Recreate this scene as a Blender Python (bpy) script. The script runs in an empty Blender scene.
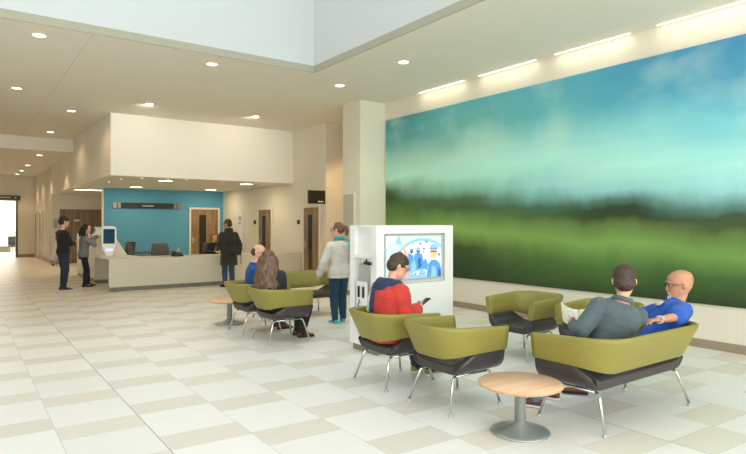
import bpy, bmesh, math, random
from mathutils import Vector, Matrix, noise, Euler
random.seed(7)
PI = math.pi
C = bpy.context.scene.collection
V = Vector

# ------------------------------------------------------------------ materials
def lin(c):
    return tuple(((v / 255) / 12.92 if v / 255 <= 0.04045 else ((v / 255 + 0.055) / 1.055) ** 2.4) for v in c[:3]) + (1.0,)

def mat(name, col, rough=0.6, metal=0.0, var=0.0, vscale=20.0, bump=0.0, bscale=200.0, emit=None, estr=1.0, spec=None, sheen=0.0, stretch=None):
    m = bpy.data.materials.new(name); m.use_nodes = True
    nt = m.node_tree; b = nt.nodes['Principled BSDF']
    b.inputs['Base Color'].default_value = lin(col)
    b.inputs['Roughness'].default_value = rough
    b.inputs['Metallic'].default_value = metal
    if spec is not None: b.inputs['Specular IOR Level'].default_value = spec
    if sheen: b.inputs['Sheen Weight'].default_value = sheen
    if var or bump:
        tc = nt.nodes.new('ShaderNodeTexCoord'); mp = nt.nodes.new('ShaderNodeMapping')
        nt.links.new(tc.outputs['Object'], mp.inputs['Vector'])
        if stretch: mp.inputs['Scale'].default_value = stretch
    if var:
        n = nt.nodes.new('ShaderNodeTexNoise'); n.inputs['Scale'].default_value = vscale; n.inputs['Detail'].default_value = 4
        nt.links.new(mp.outputs['Vector'], n.inputs['Vector'])
        r = nt.nodes.new('ShaderNodeValToRGB')
        c0 = lin([max(0, v * (1 - var)) for v in col]); c1 = lin([min(255, v * (1 + var)) for v in col])
        r.color_ramp.elements[0].position = 0.3; r.color_ramp.elements[1].position = 0.7
        r.color_ramp.elements[0].color = c0; r.color_ramp.elements[1].color = c1
        nt.links.new(n.outputs['Fac'], r.inputs['Fac']); nt.links.new(r.outputs['Color'], b.inputs['Base Color'])
    if bump:
        n2 = nt.nodes.new('ShaderNodeTexNoise'); n2.inputs['Scale'].default_value = bscale; n2.inputs['Detail'].default_value = 3
        nt.links.new(mp.outputs['Vector'], n2.inputs['Vector'])
        bp = nt.nodes.new('ShaderNodeBump'); bp.inputs['Strength'].default_value = bump; bp.inputs['Distance'].default_value = 0.01
        nt.links.new(n2.outputs['Fac'], bp.inputs['Height']); nt.links.new(bp.outputs['Normal'], b.inputs['Normal'])
    if emit:
        b.inputs['Emission Color'].default_value = lin(emit); b.inputs['Emission Strength'].default_value = estr
    return m

def wood_mat(name, c0, c1, axis=2, scale=9.0, rough=0.45):
    m = bpy.data.materials.new(name); m.use_nodes = True
    nt = m.node_tree; b = nt.nodes['Principled BSDF']; b.inputs['Roughness'].default_value = rough
    tc = nt.nodes.new('ShaderNodeTexCoord'); mp = nt.nodes.new('ShaderNodeMapping')
    s = [scale, scale, scale]; s[axis] = scale * 0.07; mp.inputs['Scale'].default_value = s
    nt.links.new(tc.outputs['Object'], mp.inputs['Vector'])
    n = nt.nodes.new('ShaderNodeTexNoise'); n.inputs['Scale'].default_value = 1.0; n.inputs['Detail'].default_value = 6; n.inputs['Roughness'].default_value = 0.6
    nt.links.new(mp.outputs['Vector'], n.inputs['Vector'])
    r = nt.nodes.new('ShaderNodeValToRGB'); r.color_ramp.elements[0].position = 0.36; r.color_ramp.elements[1].position = 0.64
    r.color_ramp.elements[0].color = lin(c0); r.color_ramp.elements[1].color = lin(c1)
    nt.links.new(n.outputs['Fac'], r.inputs['Fac']); nt.links.new(r.outputs['Color'], b.inputs['Base Color'])
    return m

M = {}
M['sunlit_bulk'] = mat('sunlit_bulkhead_tone', (248, 243, 228), 0.8)  # lighter than the cream walls: sunlight on the bulkhead put into its colour
M['wall'] = mat('cream_paint', (233, 226, 206), 0.8, bump=0.02, bscale=300)
M['pier'] = mat('pale_paint', (232, 230, 206), 0.8, bump=0.02, bscale=300)
M['ceil'] = mat('ceiling_paint', (240, 235, 219), 0.9)
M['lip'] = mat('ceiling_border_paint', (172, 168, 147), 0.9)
M['seam'] = mat('ceiling_seam', (200, 194, 176), 0.9)
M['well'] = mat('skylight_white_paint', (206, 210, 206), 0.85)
M['teal'] = mat('teal_paint', (94, 165, 192), 0.7, bump=0.02, bscale=300)
M['base'] = mat('skirting_tan', (158, 141, 116), 0.5)
M['desk'] = mat('desk_white_solid', (219, 211, 189), 0.35)
M['white'] = mat('white_laminate', (243, 243, 238), 0.4)
M['kick'] = mat('grey_kickplate', (125, 122, 108), 0.5)
M['kickm'] = mat('taupe_plinth', (140, 130, 108), 0.5)
M['green'] = mat('lime_leather', (144, 135, 64), 0.45, bump=0.03, bscale=350, spec=0.4)
M['black'] = mat('charcoal_vinyl', (62, 57, 56), 0.36, bump=0.03, bscale=350)
M['chrome'] = mat('brushed_chrome', (205, 208, 205), 0.18, 1.0)
M['steel'] = mat('satin_steel', (186, 190, 184), 0.4, 0.45)
M['steelb'] = mat('polished_steel_base', (162, 174, 174), 0.25, 0.5)
M['dark'] = mat('black_plastic', (22, 22, 24), 0.4)
M['grey'] = mat('grey_plastic', (178, 180, 174), 0.45)
M['officechair'] = mat('office_chair_fabric', (92, 88, 86), 0.9, bump=0.1)
M['glassdark'] = mat('dark_vision_glass', (52, 42, 30), 0.15)
M['frame'] = mat('white_door_frame', (236, 228, 206), 0.5)
M['door'] = wood_mat('door_walnut_veneer', (126, 98, 68), (170, 138, 100), 2, 14)
M['cupboard'] = wood_mat('cupboard_walnut_veneer', (124, 98, 70), (160, 132, 98), 2, 16)
M['beech'] = wood_mat('beech_laminate', (222, 178, 140), (238, 198, 164), 0, 14, 0.4)
M['beechedge'] = mat('beech_edge', (206, 160, 112), 0.5)
M['lamp'] = mat('lamp_diffuser', (255, 250, 235), 0.5, emit=(255, 244, 220), estr=7)
M['lampw'] = mat('warm_lamp_diffuser', (255, 248, 230), 0.5, emit=(255, 232, 190), estr=6)
M['strip'] = mat('linear_lamp_diffuser', (255, 252, 245), 0.5, emit=(255, 246, 226), estr=3.5)
M['trimring'] = mat('white_lamp_trim', (236, 232, 220), 0.5)
M['vent'] = mat('grey_vent', (176, 172, 158), 0.6)
M['signsteel'] = mat('sign_brushed_steel', (150, 148, 140), 0.3, 1.0, bump=0.02)
M['signdark'] = mat('sign_dark_metal', (58, 56, 50), 0.35, 0.4)
M['letter'] = mat('white_lettering', (235, 235, 228), 0.6)
M['daylit'] = mat('daylit_glazing', (255, 255, 255), 0.5, emit=(255, 253, 246), estr=2.2)
M['room'] = mat('bright_room_paint', (246, 243, 234), 0.8)
M['paper'] = mat('newsprint', (232, 228, 212), 0.8, var=0.10, vscale=24)

# ------------------------------------------------------------------ mesh builder
class MB:
    def __init__(s): s.bm = bmesh.new()
    def box(s, x0, x1, y0, y1, z0, z1, bev=0.0, mi=0, seg=2):
        t = bmesh.new(); bmesh.ops.create_cube(t, size=1)
        for v in t.verts: v.co = V(((x0 + x1) / 2 + v.co.x * (x1 - x0), (y0 + y1) / 2 + v.co.y * (y1 - y0), (z0 + z1) / 2 + v.co.z * (z1 - z0)))
        if bev: bmesh.ops.bevel(t, geom=t.edges[:], offset=bev, segments=seg, affect='EDGES', profile=0.5)
        s._add(t, mi); return s
    def _add(s, t, mi=0, mx=None):
        vm = {}
        for v in t.verts: vm[v] = s.bm.verts.new(mx @ v.co if mx else v.co)
        for f in t.faces:
            try: nf = s.bm.faces.new([vm[v] for v in f.verts]); nf.material_index = mi; nf.smooth = f.smooth
            except ValueError: pass
        t.free()
    def rings(s, rings, cap=True, closed=False, mi=0, smooth=True):
        rv = [[s.bm.verts.new(p) for p in r] for r in rings]; n = len(rv[0])
        for i in range(len(rv) - (0 if closed else 1)):
            a, b = rv[i], rv[(i + 1) % len(rv)]
            for k in range(n):
                f = s.bm.faces.new((a[k], a[(k + 1) % n], b[(k + 1) % n], b[k])); f.smooth = smooth; f.material_index = mi
        if cap and not closed:
            f = s.bm.faces.new(list(reversed(rv[0]))); f.material_index = mi
            f = s.bm.faces.new(rv[-1]); f.material_index = mi
        return s
    def tube(s, pts, r, n=12, mi=0, cap=True):
        pts = [V(p) for p in pts]; rr = r if isinstance(r, (list, tuple)) else [r] * len(pts); out = []; up = None
        for i, p in enumerate(pts):
            t = (pts[min(i + 1, len(pts) - 1)] - pts[max(i - 1, 0)]).normalized()
            if up is None:
                up = V((0, 0, 1)) if abs(t.z) < 0.9 else V((1, 0, 0))
            a = (up - t * up.dot(t)).normalized(); up = a; b = t.cross(a)
            out.append([p + (a * math.cos(2 * PI * k / n) + b * math.sin(2 * PI * k / n)) * rr[i] for k in range(n)])
        return s.rings(out, cap, mi=mi)
    def lathe(s, prof, cx=0, cy=0, n=40, mi=0, smooth=True):
        s.rings([[V((cx + r * math.cos(2 * PI * k / n), cy + r * math.sin(2 * PI * k / n), z)) for k in range(n)] for r, z in prof], True, mi=mi, smooth=smooth); return s
    def ball(s, c, r, mx=None, n=20, m=12, mi=0):
        r = r if isinstance(r, (list, tuple)) else (r, r, r); c = V(c); out = []
        for i in range(m + 1):
            th = 0.02 + (PI - 0.04) * i / m; ring = []
            for k in range(n):
                p = V((r[0] * math.sin(th) * math.cos(2 * PI * k / n), r[1] * math.sin(th) * math.sin(2 * PI * k / n), -r[2] * math.cos(th)))
                ring.append((mx @ p if mx else p) + c)
            out.append(ring)
        return s.rings(out, True, mi=mi)
    def poly(s, pts, mi=0, smooth=False):
        f = s.bm.faces.new([s.bm.verts.new(p) for p in pts]); f.material_index = mi; f.smooth = smooth; return s
    def prism(s, prof, axis, a0, a1, mi=0, smooth=False):
        def mk(p, a):
            return V((a, p[0], p[1])) if axis == 0 else V((p[0], a, p[1])) if axis == 1 else V((p[0], p[1], a))
        return s.rings([[mk(p, a0) for p in prof], [mk(p, a1) for p in prof]], True, mi=mi, smooth=smooth)
    def xf(s, mx): bmesh.ops.transform(s.bm, matrix=mx, verts=s.bm.verts); return s
    def mesh(s, name, mats):
        bmesh.ops.recalc_face_normals(s.bm, faces=s.bm.faces[:])
        me = bpy.data.meshes.new(name); s.bm.to_mesh(me); s.bm.free()
        for m in (mats if isinstance(mats, (list, tuple)) else [mats]): me.materials.append(M[m] if isinstance(m, str) else m)
        return me
    def build(s, name, mats, parent=None, loc=(0, 0, 0), rz=0.0):
        o = bpy.data.objects.new(name, s.mesh(name, mats)); C.objects.link(o); o.location = loc; o.rotation_euler = (0, 0, rz); o.parent = parent
        return o

def tag(o, label, cat, group=None):
    o['label'] = label; o['category'] = cat
    if group: o['group'] = group
    return o
def thing(name, label, cat, loc=(0, 0, 0), rz=0.0, group=None):
    o = bpy.data.objects.new(name, None); C.objects.link(o); o.location = loc; o.rotation_euler = (0, 0, rz); o.empty_display_size = 0.1
    return tag(o, label, cat, group)
def struct(name, mb, m, parent=None):
    o = mb.build(name, m, parent); o['kind'] = 'structure'; return o
def sempty(name, loc=(0, 0, 0), rz=0):
    o = bpy.data.objects.new(name, None); C.objects.link(o); o.location = loc; o.rotation_euler = (0, 0, rz); o['kind'] = 'structure'; return o
def dup(root, label=None, loc=None, rz=None):
    def cp(o, par):
        c = o.copy(); C.objects.link(c); c.parent = par
        for ch in list(o.children): cp(ch, c)
        return c
    r = cp(root, None)
    if label: r['label'] = label
    if loc is not None: r.location = loc
    if rz is not None: r.rotation_euler = (0, 0, rz)
    return r
def text(name, body, size, m, parent, mx):
    cu = bpy.data.curves.new(name, 'FONT'); cu.body = body; cu.size = size; cu.align_x = 'CENTER'; cu.align_y = 'CENTER'; cu.extrude = 0.001
    tmp = bpy.data.objects.new('tmp_text', cu); C.objects.link(tmp)
    dg = bpy.context.evaluated_depsgraph_get(); me = bpy.data.meshes.new_from_object(tmp.evaluated_get(dg))
    bpy.data.objects.remove(tmp); me.transform(mx); me.materials.clear(); me.materials.append(M[m])
    o = bpy.data.objects.new(name, me); C.objects.link(o); o.parent = parent; return o
# ------------------------------------------------------------------ measures of the place
XW = 7.8; XC = 7.97; ZC = 4.32; ZS = 2.794; ZK = 3.916; XB = 2.99; YB = 15.08; YT = 20.6; YD = 26.2; YE = 32.3

# ------------------------------------------------------------------ floor
def floor_mat():
    m = bpy.data.materials.new('stone_tile_floor'); m.use_nodes = True
    nt = m.node_tree; N = nt.nodes; L = nt.links; b = N['Principled BSDF']
    tc = N.new('ShaderNodeTexCoord'); sp = N.new('ShaderNodeSeparateXYZ'); L.new(tc.outputs['Object'], sp.inputs[0])
    def math_(op, a, bb=None, c=None):
        n = N.new('ShaderNodeMath'); n.operation = op
        for i, x in enumerate((a, bb, c)):
            if x is None: continue
            if isinstance(x, (int, float)): n.inputs[i].default_value = x
            else: L.new(x, n.inputs[i])
        return n.outputs[0]
    X, Y = sp.outputs['X'], sp.outputs['Y']
    cx = math_('DIVIDE', X, 0.605); ci = math_('FLOOR', cx); par = math_('FLOORED_MODULO', ci, 2.0)
    yy = math_('ADD', Y, math_('MULTIPLY', X, 0.044))
    off = math_('ADD', math_('MULTIPLY', par, -0.295), 0.455)
    ph = math_('FLOORED_MODULO', math_('SUBTRACT', yy, off), 0.93)
    beige = math_('LESS_THAN', ph, 0.31)
    def edge(coord, per, w):     # 1 near a joint at multiples of per
        f = math_('FLOORED_MODULO', coord, per)
        d = math_('MINIMUM', f, math_('SUBTRACT', per, f))
        return math_('LESS_THAN', d, w)
    jx = edge(X, 0.605, 0.0018); jy = math_('MAXIMUM', edge(ph, 0.93, 0.0018), edge(math_('SUBTRACT', ph, 0.31), 0.93, 0.0018))
    mj = edge(math_('SUBTRACT', X, 1.21), 3.025, 0.0032)
    # per-tile shade
    row = math_('FLOOR', math_('DIVIDE', math_('SUBTRACT', yy, off), 0.93))
    cv = N.new('ShaderNodeCombineXYZ'); L.new(ci, cv.inputs[0]); L.new(row, cv.inputs[1]); L.new(beige, cv.inputs[2])
    wn = N.new('ShaderNodeTexWhiteNoise'); L.new(cv.outputs[0], wn.inputs['Vector'])
    mp = N.new('ShaderNodeMapping'); mp.inputs['Scale'].default_value = (2.5, 22, 1); L.new(tc.outputs['Object'], mp.inputs['Vector'])
    ns = N.new('ShaderNodeTexNoise'); ns.inputs['Scale'].default_value = 1.6; ns.inputs['Detail'].default_value = 5; L.new(mp.outputs[0], ns.inputs['Vector'])
    mix = N.new('ShaderNodeMix'); mix.data_type = 'RGBA'; L.new(beige, mix.inputs['Factor'])
    mix.inputs['A'].default_value = lin((243, 240, 232)); mix.inputs['B'].default_value = lin((231, 224, 209))
    v = math_('ADD', math_('MULTIPLY', wn.outputs['Value'], 0.05), math_('MULTIPLY', ns.outputs['Fac'], 0.10))
    v = math_('ADD', v, 0.915)
    hs = N.new('ShaderNodeHueSaturation'); L.new(mix.outputs['Result'], hs.inputs['Color']); L.new(v, hs.inputs['Value'])
    g = N.new('ShaderNodeMix'); g.data_type = 'RGBA'; L.new(math_('MAXIMUM', jx, jy), g.inputs['Factor']); L.new(hs.outputs[0], g.inputs['A']); g.inputs['B'].default_value = lin((196, 189, 170))
    g2 = N.new('ShaderNodeMix'); g2.data_type = 'RGBA'; L.new(mj, g2.inputs['Factor']); L.new(g.outputs['Result'], g2.inputs['A']); g2.inputs['B'].default_value = lin((150, 147, 133))
    L.new(g2.outputs['Result'], b.inputs['Base Color']); b.inputs['Roughness'].default_value = 0.38; b.inputs['Specular IOR Level'].default_value = 0.35
    return m
struct('floor', MB().box(-8, 10.2, -5, 40, -0.2, 0), floor_mat())

# ------------------------------------------------------------------ ceilings and skylight
SX0, SX1, SY0, SY1 = -3.6, 5.16, -2.6, 8.97
c = MB(); TH = 0.12
c.box(-8, SX0 - 0.02, -5, 20.9, ZC, ZC + TH); c.box(SX1 + 0.02, 10.2, -5, 13.2, ZC, ZC + TH)
c.box(SX0 - 0.02, SX1 + 0.02, -5, SY0 - 0.02, ZC, ZC + TH); c.box(SX0 - 0.02, SX1 + 0.02, SY1 + 0.02, 20.9, ZC, ZC + TH); c.box(SX1 + 0.02, 8.1, 13.2, 20.9, ZC, ZC + TH)
struct('ceiling', c, 'ceil')
lp = MB()
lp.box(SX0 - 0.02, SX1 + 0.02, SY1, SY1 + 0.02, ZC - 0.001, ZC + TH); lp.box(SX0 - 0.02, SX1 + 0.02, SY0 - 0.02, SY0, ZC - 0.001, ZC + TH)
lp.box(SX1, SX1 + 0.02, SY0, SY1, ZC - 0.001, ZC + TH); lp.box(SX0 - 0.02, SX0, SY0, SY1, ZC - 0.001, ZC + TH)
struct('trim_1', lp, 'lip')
wl = MB(); ZT = 8.6
ZL = ZC + TH
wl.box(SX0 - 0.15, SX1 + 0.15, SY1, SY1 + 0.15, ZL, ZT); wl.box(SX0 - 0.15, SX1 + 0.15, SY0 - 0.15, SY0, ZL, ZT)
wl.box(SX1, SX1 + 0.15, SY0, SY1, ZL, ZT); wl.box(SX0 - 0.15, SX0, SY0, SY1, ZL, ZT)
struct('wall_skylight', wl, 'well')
sk = sempty('window_1')
struct('window_frame', (lambda q: [q.box(SX0 + i * (SX1 - SX0) / 6 - 0.04, SX0 + i * (SX1 - SX0) / 6 + 0.04, SY0, SY1, ZT - 0.12, ZT) for i in range(7)] and q)(MB()), 'white', sk)
struct('glazing', MB().box(SX0, SX1, SY0, SY1, ZT + 0.01, ZT + 0.03), mat('skylight_glass_sky', (240, 246, 255), 0.5, emit=(226, 240, 255), estr=0.5), sk)
# ceiling board seams
sm = MB()
for x in (1.55, 4.05 + 1.45):
    sm.box(x - 0.003, x + 0.003, 9.0, 20.6, ZC - 0.0015, ZC + 0.001)
struct('trim_2', sm, 'seam')

# lower corridor ceiling with its beam face, bulkhead, reception soffit
struct('ceiling_corridor', MB().box(-8, XB, 20.7, YE + 0.2, ZK, ZC + 0.3), 'ceil')
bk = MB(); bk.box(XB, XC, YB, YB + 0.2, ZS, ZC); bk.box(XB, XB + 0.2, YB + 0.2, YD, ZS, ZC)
struct('wall_bulkhead', bk, 'sunlit_bulk')
struct('ceiling_reception', MB().box(XB + 0.2, XC, YB + 0.2, YD, ZS + 0.002, ZS + 0.06), 'ceil')

# ------------------------------------------------------------------ walls
struct('wall_right', MB().box(XW, XW + 0.25, -5, 11.05, 0, ZC), 'wall')
struct('wall_pier', MB().box(7.12, XW, 10.35, 11.05, 0, ZC), 'pier')
al = MB(); al.box(XC, 10.2, 13.2, 13.4, 0, ZC); al.box(10.0, 10.2, 11.05, 13.2, 0, ZC); al.box(XW + 0.25, 10.2, 10.8, 11.05, 0, ZC)
struct('wall_alcove', al, 'wall')
struct('wall_clinic', MB().box(XC, XC + 0.25, 13.4, YD + 0.2, 0, ZC), 'wall')
struct('wall_reception', MB().box(3.87, XC, YT, YT + 0.15, 0, ZS), 'teal')
struct('trim_3', MB().box(3.83, 3.87, YT - 0.01, YT + 0.15, 0, ZS), 'frame')
struct('wall_cupboard', MB().box(XB, XC, YD, YD + 0.2, 0, ZS), 'wall')
struct('wall_hall', MB().box(XB, XB + 0.2, YD + 0.2, YE, 0, ZK), 'wall').data
struct('wall_hall_side', MB().box(XB, XB + 0.2, YD, YD + 0.2, ZS, ZC), 'wall')
fw = MB(); fw.box(2.27, XB + 0.2, YE, YE + 0.2, 0, ZK); fw.box(-0.4, 2.27, YE, YE + 0.2, 2.75, ZK); fw.box(-8, -0.4, YE, YE + 0.2, 0, ZK)
struct('wall_far', fw, 'wall')
# left and back walls of the atrium, out of frame, with windows added in both to let in fill light
lw = MB(); lw.box(-8.25, -8, -5, YE + 0.2, 0, 0.4); lw.box(-8.25, -8, -5, YE + 0.2, 3.4, ZC)
for y in (-5, 0.5): lw.box(-8.25, -8, y, y + 1.5, 0.4, 3.4)
lw.box(-8.25, -8, 6, YE + 0.2, 0.4, 3.4)
struct('wall_left', lw, 'wall')
bw = MB(); bw.box(-8.25, XW + 0.25, -5.25, -5, 0, 0.3); bw.box(-8.25, XW + 0.25, -5.25, -5, 4.1, ZC)
for x in (-8.25, -4.1, -0.1, 3.9): bw.box(x, x + 0.3, -5.25, -5, 0.3, 4.1)
bw.box(7.7, XW + 0.25, -5.25, -5, 0.3, 4.1)
struct('wall_back', bw, 'wall')
w4 = sempty('fill_window_4')  # unseen glass front, added for fill light and reflections
struct('glazing', MB().box(-7.95, 7.7, -5.2, -5.15, 0.3, 4.1), mat('fill_front_glow', (240, 246, 255), 0.5, emit=(236, 244, 255), estr=0.9), w4)
fr = MB()
for x in (-6.0, -1.95, 2.05, 5.9): fr.box(x - 0.03, x + 0.03, -5.14, -5.08, 0.3, 4.1)
fr.box(-7.95, 7.7, -5.14, -5.08, 2.4, 2.46)
struct('window_frame', fr, 'white', w4)
wn_ = sempty('fill_window_2')  # unseen side windows, added to bring in daylight
gl = MB()
for y in (-3.5, 2.0): gl.box(-8.2, -8.15, y, y + 4.0, 0.4, 3.4)
struct('glazing', gl, mat('fill_side_glow', (240, 246, 255), 0.5, emit=(230, 241, 255), estr=0.7), wn_)
fr = MB()
for y in (-3.5, 2.0):
    for k in (0, 2, 4): fr.box(-8.14, -8.08, y + k - 0.03, y + k + 0.03, 0.4, 3.4)
struct('window_frame', fr, 'white', wn_)

# the bright room beyond the far opening
rm = MB(); rm.box(-0.6, -0.4, YE + 0.2, 40, 0, ZK); rm.box(3.4, 3.6, YE + 0.2, 40, 0, ZK); rm.box(-0.6, 3.6, 39.8, 40, 0, ZK); rm.box(-0.6, 3.6, YE + 0.2, 40, ZK, ZK + 0.1)
struct('wall_beyond', rm, 'room')
w3 = sempty('window_3')
struct('glazing', MB().box(-0.3, 3.2, 39.74, 39.78, 1.25, 3.6), 'daylit', w3)
struct('window_frame', (lambda q: [q.box(x - 0.03, x + 0.03, 39.68, 39.74, 1.25, 3.6) for x in (-0.3, 0.85, 3.2)] and q)(MB()), 'white', w3)
t = thing('storage_counter', 'low white cabinet with dark plinth below the bright window past the far opening', 'cabinet', (1.4, 38.9, 0))
MB().box(-1.5, 0.95, -0.4, 0.4, 0.34, 1.16, 0.01).build('body', 'white', t); MB().box(-1.5, 0.95, -0.36, 0.36, 0, 0.34).build('plinth', 'kick', t)
t = thing('stool', 'small dark seat beside the white cabinet beyond the far opening', 'seat', (2.33, 35.6, 0), 0.4)
MB().box(-0.2, 0.2, -0.2, 0.2, 0.4, 0.5, 0.02).build('seat', 'officechair', t)
MB().box(-0.2, 0.2, 0.16, 0.21, 0.5, 0.95, 0.015).build('backrest', 'officechair', t)
for sx in (-1, 1):
    for sy in (-1, 1): MB().tube([(sx * 0.17, sy * 0.17, 0), (sx * 0.16, sy * 0.16, 0.4)], 0.014, 8).build('leg', 'steel', t)

# exit opening: dark jamb, header and the hanging sign
dr = sempty('door_1')
j = MB(); j.box(2.19, 2.27, YE - 0.04, YE + 0.24, 0, 2.75); j.box(-0.4, -0.32, YE - 0.04, YE + 0.24, 0, 2.75)
struct('door_jamb', j, mat('bronze_jamb', (98, 82, 56), 0.4, 0.3), dr)
struct('door_header', MB().box(-0.32, 2.19, YE - 0.04, YE + 0.24, 2.70, 2.75), 'frame', dr)
t = thing('wayfinding_sign', 'long dark sign above the bright opening at the end of the corridor', 'sign', (1.2, YE - 0.11, 2.86))
MB().box(-1.4, 1.17, -0.03, 0.03, -0.1, 0.1, 0.005).build('sign_board', 'signdark', t)
lt = MB(); x = 0.35
for wd in (0.05, 0.04, 0.05, 0.03, 0.05, 0.05, 0.04): lt.box(x, x + wd, -0.034, -0.03, -0.022, 0.022 if wd > 0.04 else 0.035); x += wd + 0.018
lt.prism([(0.93, -0.03), (1.02, 0.0), (0.93, 0.03)], 1, -0.034, -0.03)
lt.build('lettering', 'letter', t)

# skirtings
sb = MB(); sb.box(XW - 0.015, XW, -5, 10.35, 0, 0.11)
struct('baseboard_right', sb, 'base')
sb = MB(); sb.box(7.105, 7.12, 10.335, 11.05, 0, 0.11); sb.box(7.12, XW - 0.015, 10.335, 10.35, 0, 0.11); struct('baseboard_pier', sb, 'base')
sb = MB(); sb.box(XC - 0.015, XC, 13.185, 13.42, 0, 0.11); sb.box(XC - 0.015, XC, 14.47, 16.37, 0, 0.11); sb.box(XC - 0.015, XC, 17.51, YT, 0, 0.11); sb.box(XC, 10, 13.185, 13.2, 0, 0.11); struct('baseboard_clinic', sb, 'base')
sb = MB(); sb.box(XB - 0.015, XB, YD, 29.0, 0, 0.15); sb.box(XB - 0.015, XB, 30.25, 30.9, 0, 0.15); sb.box(2.28, XB, YE - 0.015, YE, 0, 0.15); sb.box(XB, 3.25, YD - 0.015, YD, 0, 0.15); struct('baseboard_hall', sb, 'base')

# ------------------------------------------------------------------ doors
def clinic_door(n, face, a0, a1, pos, label_glass='glassdark', hinge=1, h=2.06):
    """face 'x': on a wall facing -X at X=pos, spanning Y a0..a1; face 'y': on a wall facing -Y at Y=pos, spanning X a0..a1"""
    w_ = a1 - a0
    r = sempty('door_%d' % n, (pos, a1, 0) if face == 'x' else (a0, pos, 0), -PI / 2 if face == 'x' else 0)
    f = MB(); f.box(-0.07, 0, -0.05, 0, 0, h + 0.07, 0.004); f.box(w_, w_ + 0.07, -0.05, 0, 0, h + 0.07, 0.004); f.box(0, w_, -0.05, 0, h, h + 0.07, 0.004)
    struct('door_frame', f, 'frame', r)
    struct('door_leaf', MB().box(0.005, w_ - 0.005, -0.03, -0.002, 0.01, h - 0.005), 'door', r)
    gx0, gx1 = (0.18, 0.42)
    struct('vision_panel', MB().box(w_ * 0.30, w_ * 0.56, -0.034, -0.028, 0.35, h - 0.2), label_glass, r)
    hd = MB(); hd.tube([(0.07, -0.03, 1.02), (0.07, -0.075, 1.02), (0.18, -0.08, 1.02)], 0.011, 8); hd.box(0.045, 0.095, -0.036, -0.03, 0.92, 1.12)
    struct('handle', hd, 'steel', r)
    return r
clinic_door(2, 'x', 13.52, 14.37, XC)
clinic_door(3, 'x', 16.47, 17.41, XC)
clinic_door(4, 'y', 6.76, 7.76, YT, h=2.13)
# narrow corridor doors seen edge-on
for n, (a, b_) in ((5, (29.1, 30.1)), (6, (31.0, 31.95))):
    r = sempty('door_%d' % n, (XB, b_, 0), -PI / 2); w_ = b_ - a
    f = MB(); f.box(-0.08, 0, -0.06, 0, 0, 2.2); f.box(w_, w_ + 0.08, -0.06, 0, 0, 2.2); f.box(0, w_, -0.06, 0, 2.12, 2.2); struct('door_frame', f, 'frame', r)
    struct('door_leaf', MB().box(0, w_, -0.03, 0, 0.01, 2.12), mat('pale_oak_door', (188, 160, 118), 0.5), r)
    struct('vision_panel', MB().box(w_ * 0.12, w_ * 0.3, -0.034, -0.028, 0.9, 1.9), 'glassdark', r)
# timber cupboards at the back of the side bay
r = sempty('door_7', (3.28, YD, 0))
for k in range(3):
    struct('door_leaf', MB().box(k * 0.95 + 0.004, k * 0.95 + 0.946, -0.04, 0, 0.08, 2.2, 0.002), 'cupboard', r)
struct('door_frame', MB().box(0, 2.85, -0.03, 0, 0, 0.08), 'kick', r)
struct('nameplate', MB().box(0.52, 0.72, -0.045, -0.04, 1.72, 1.78), 'letter', r)

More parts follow.
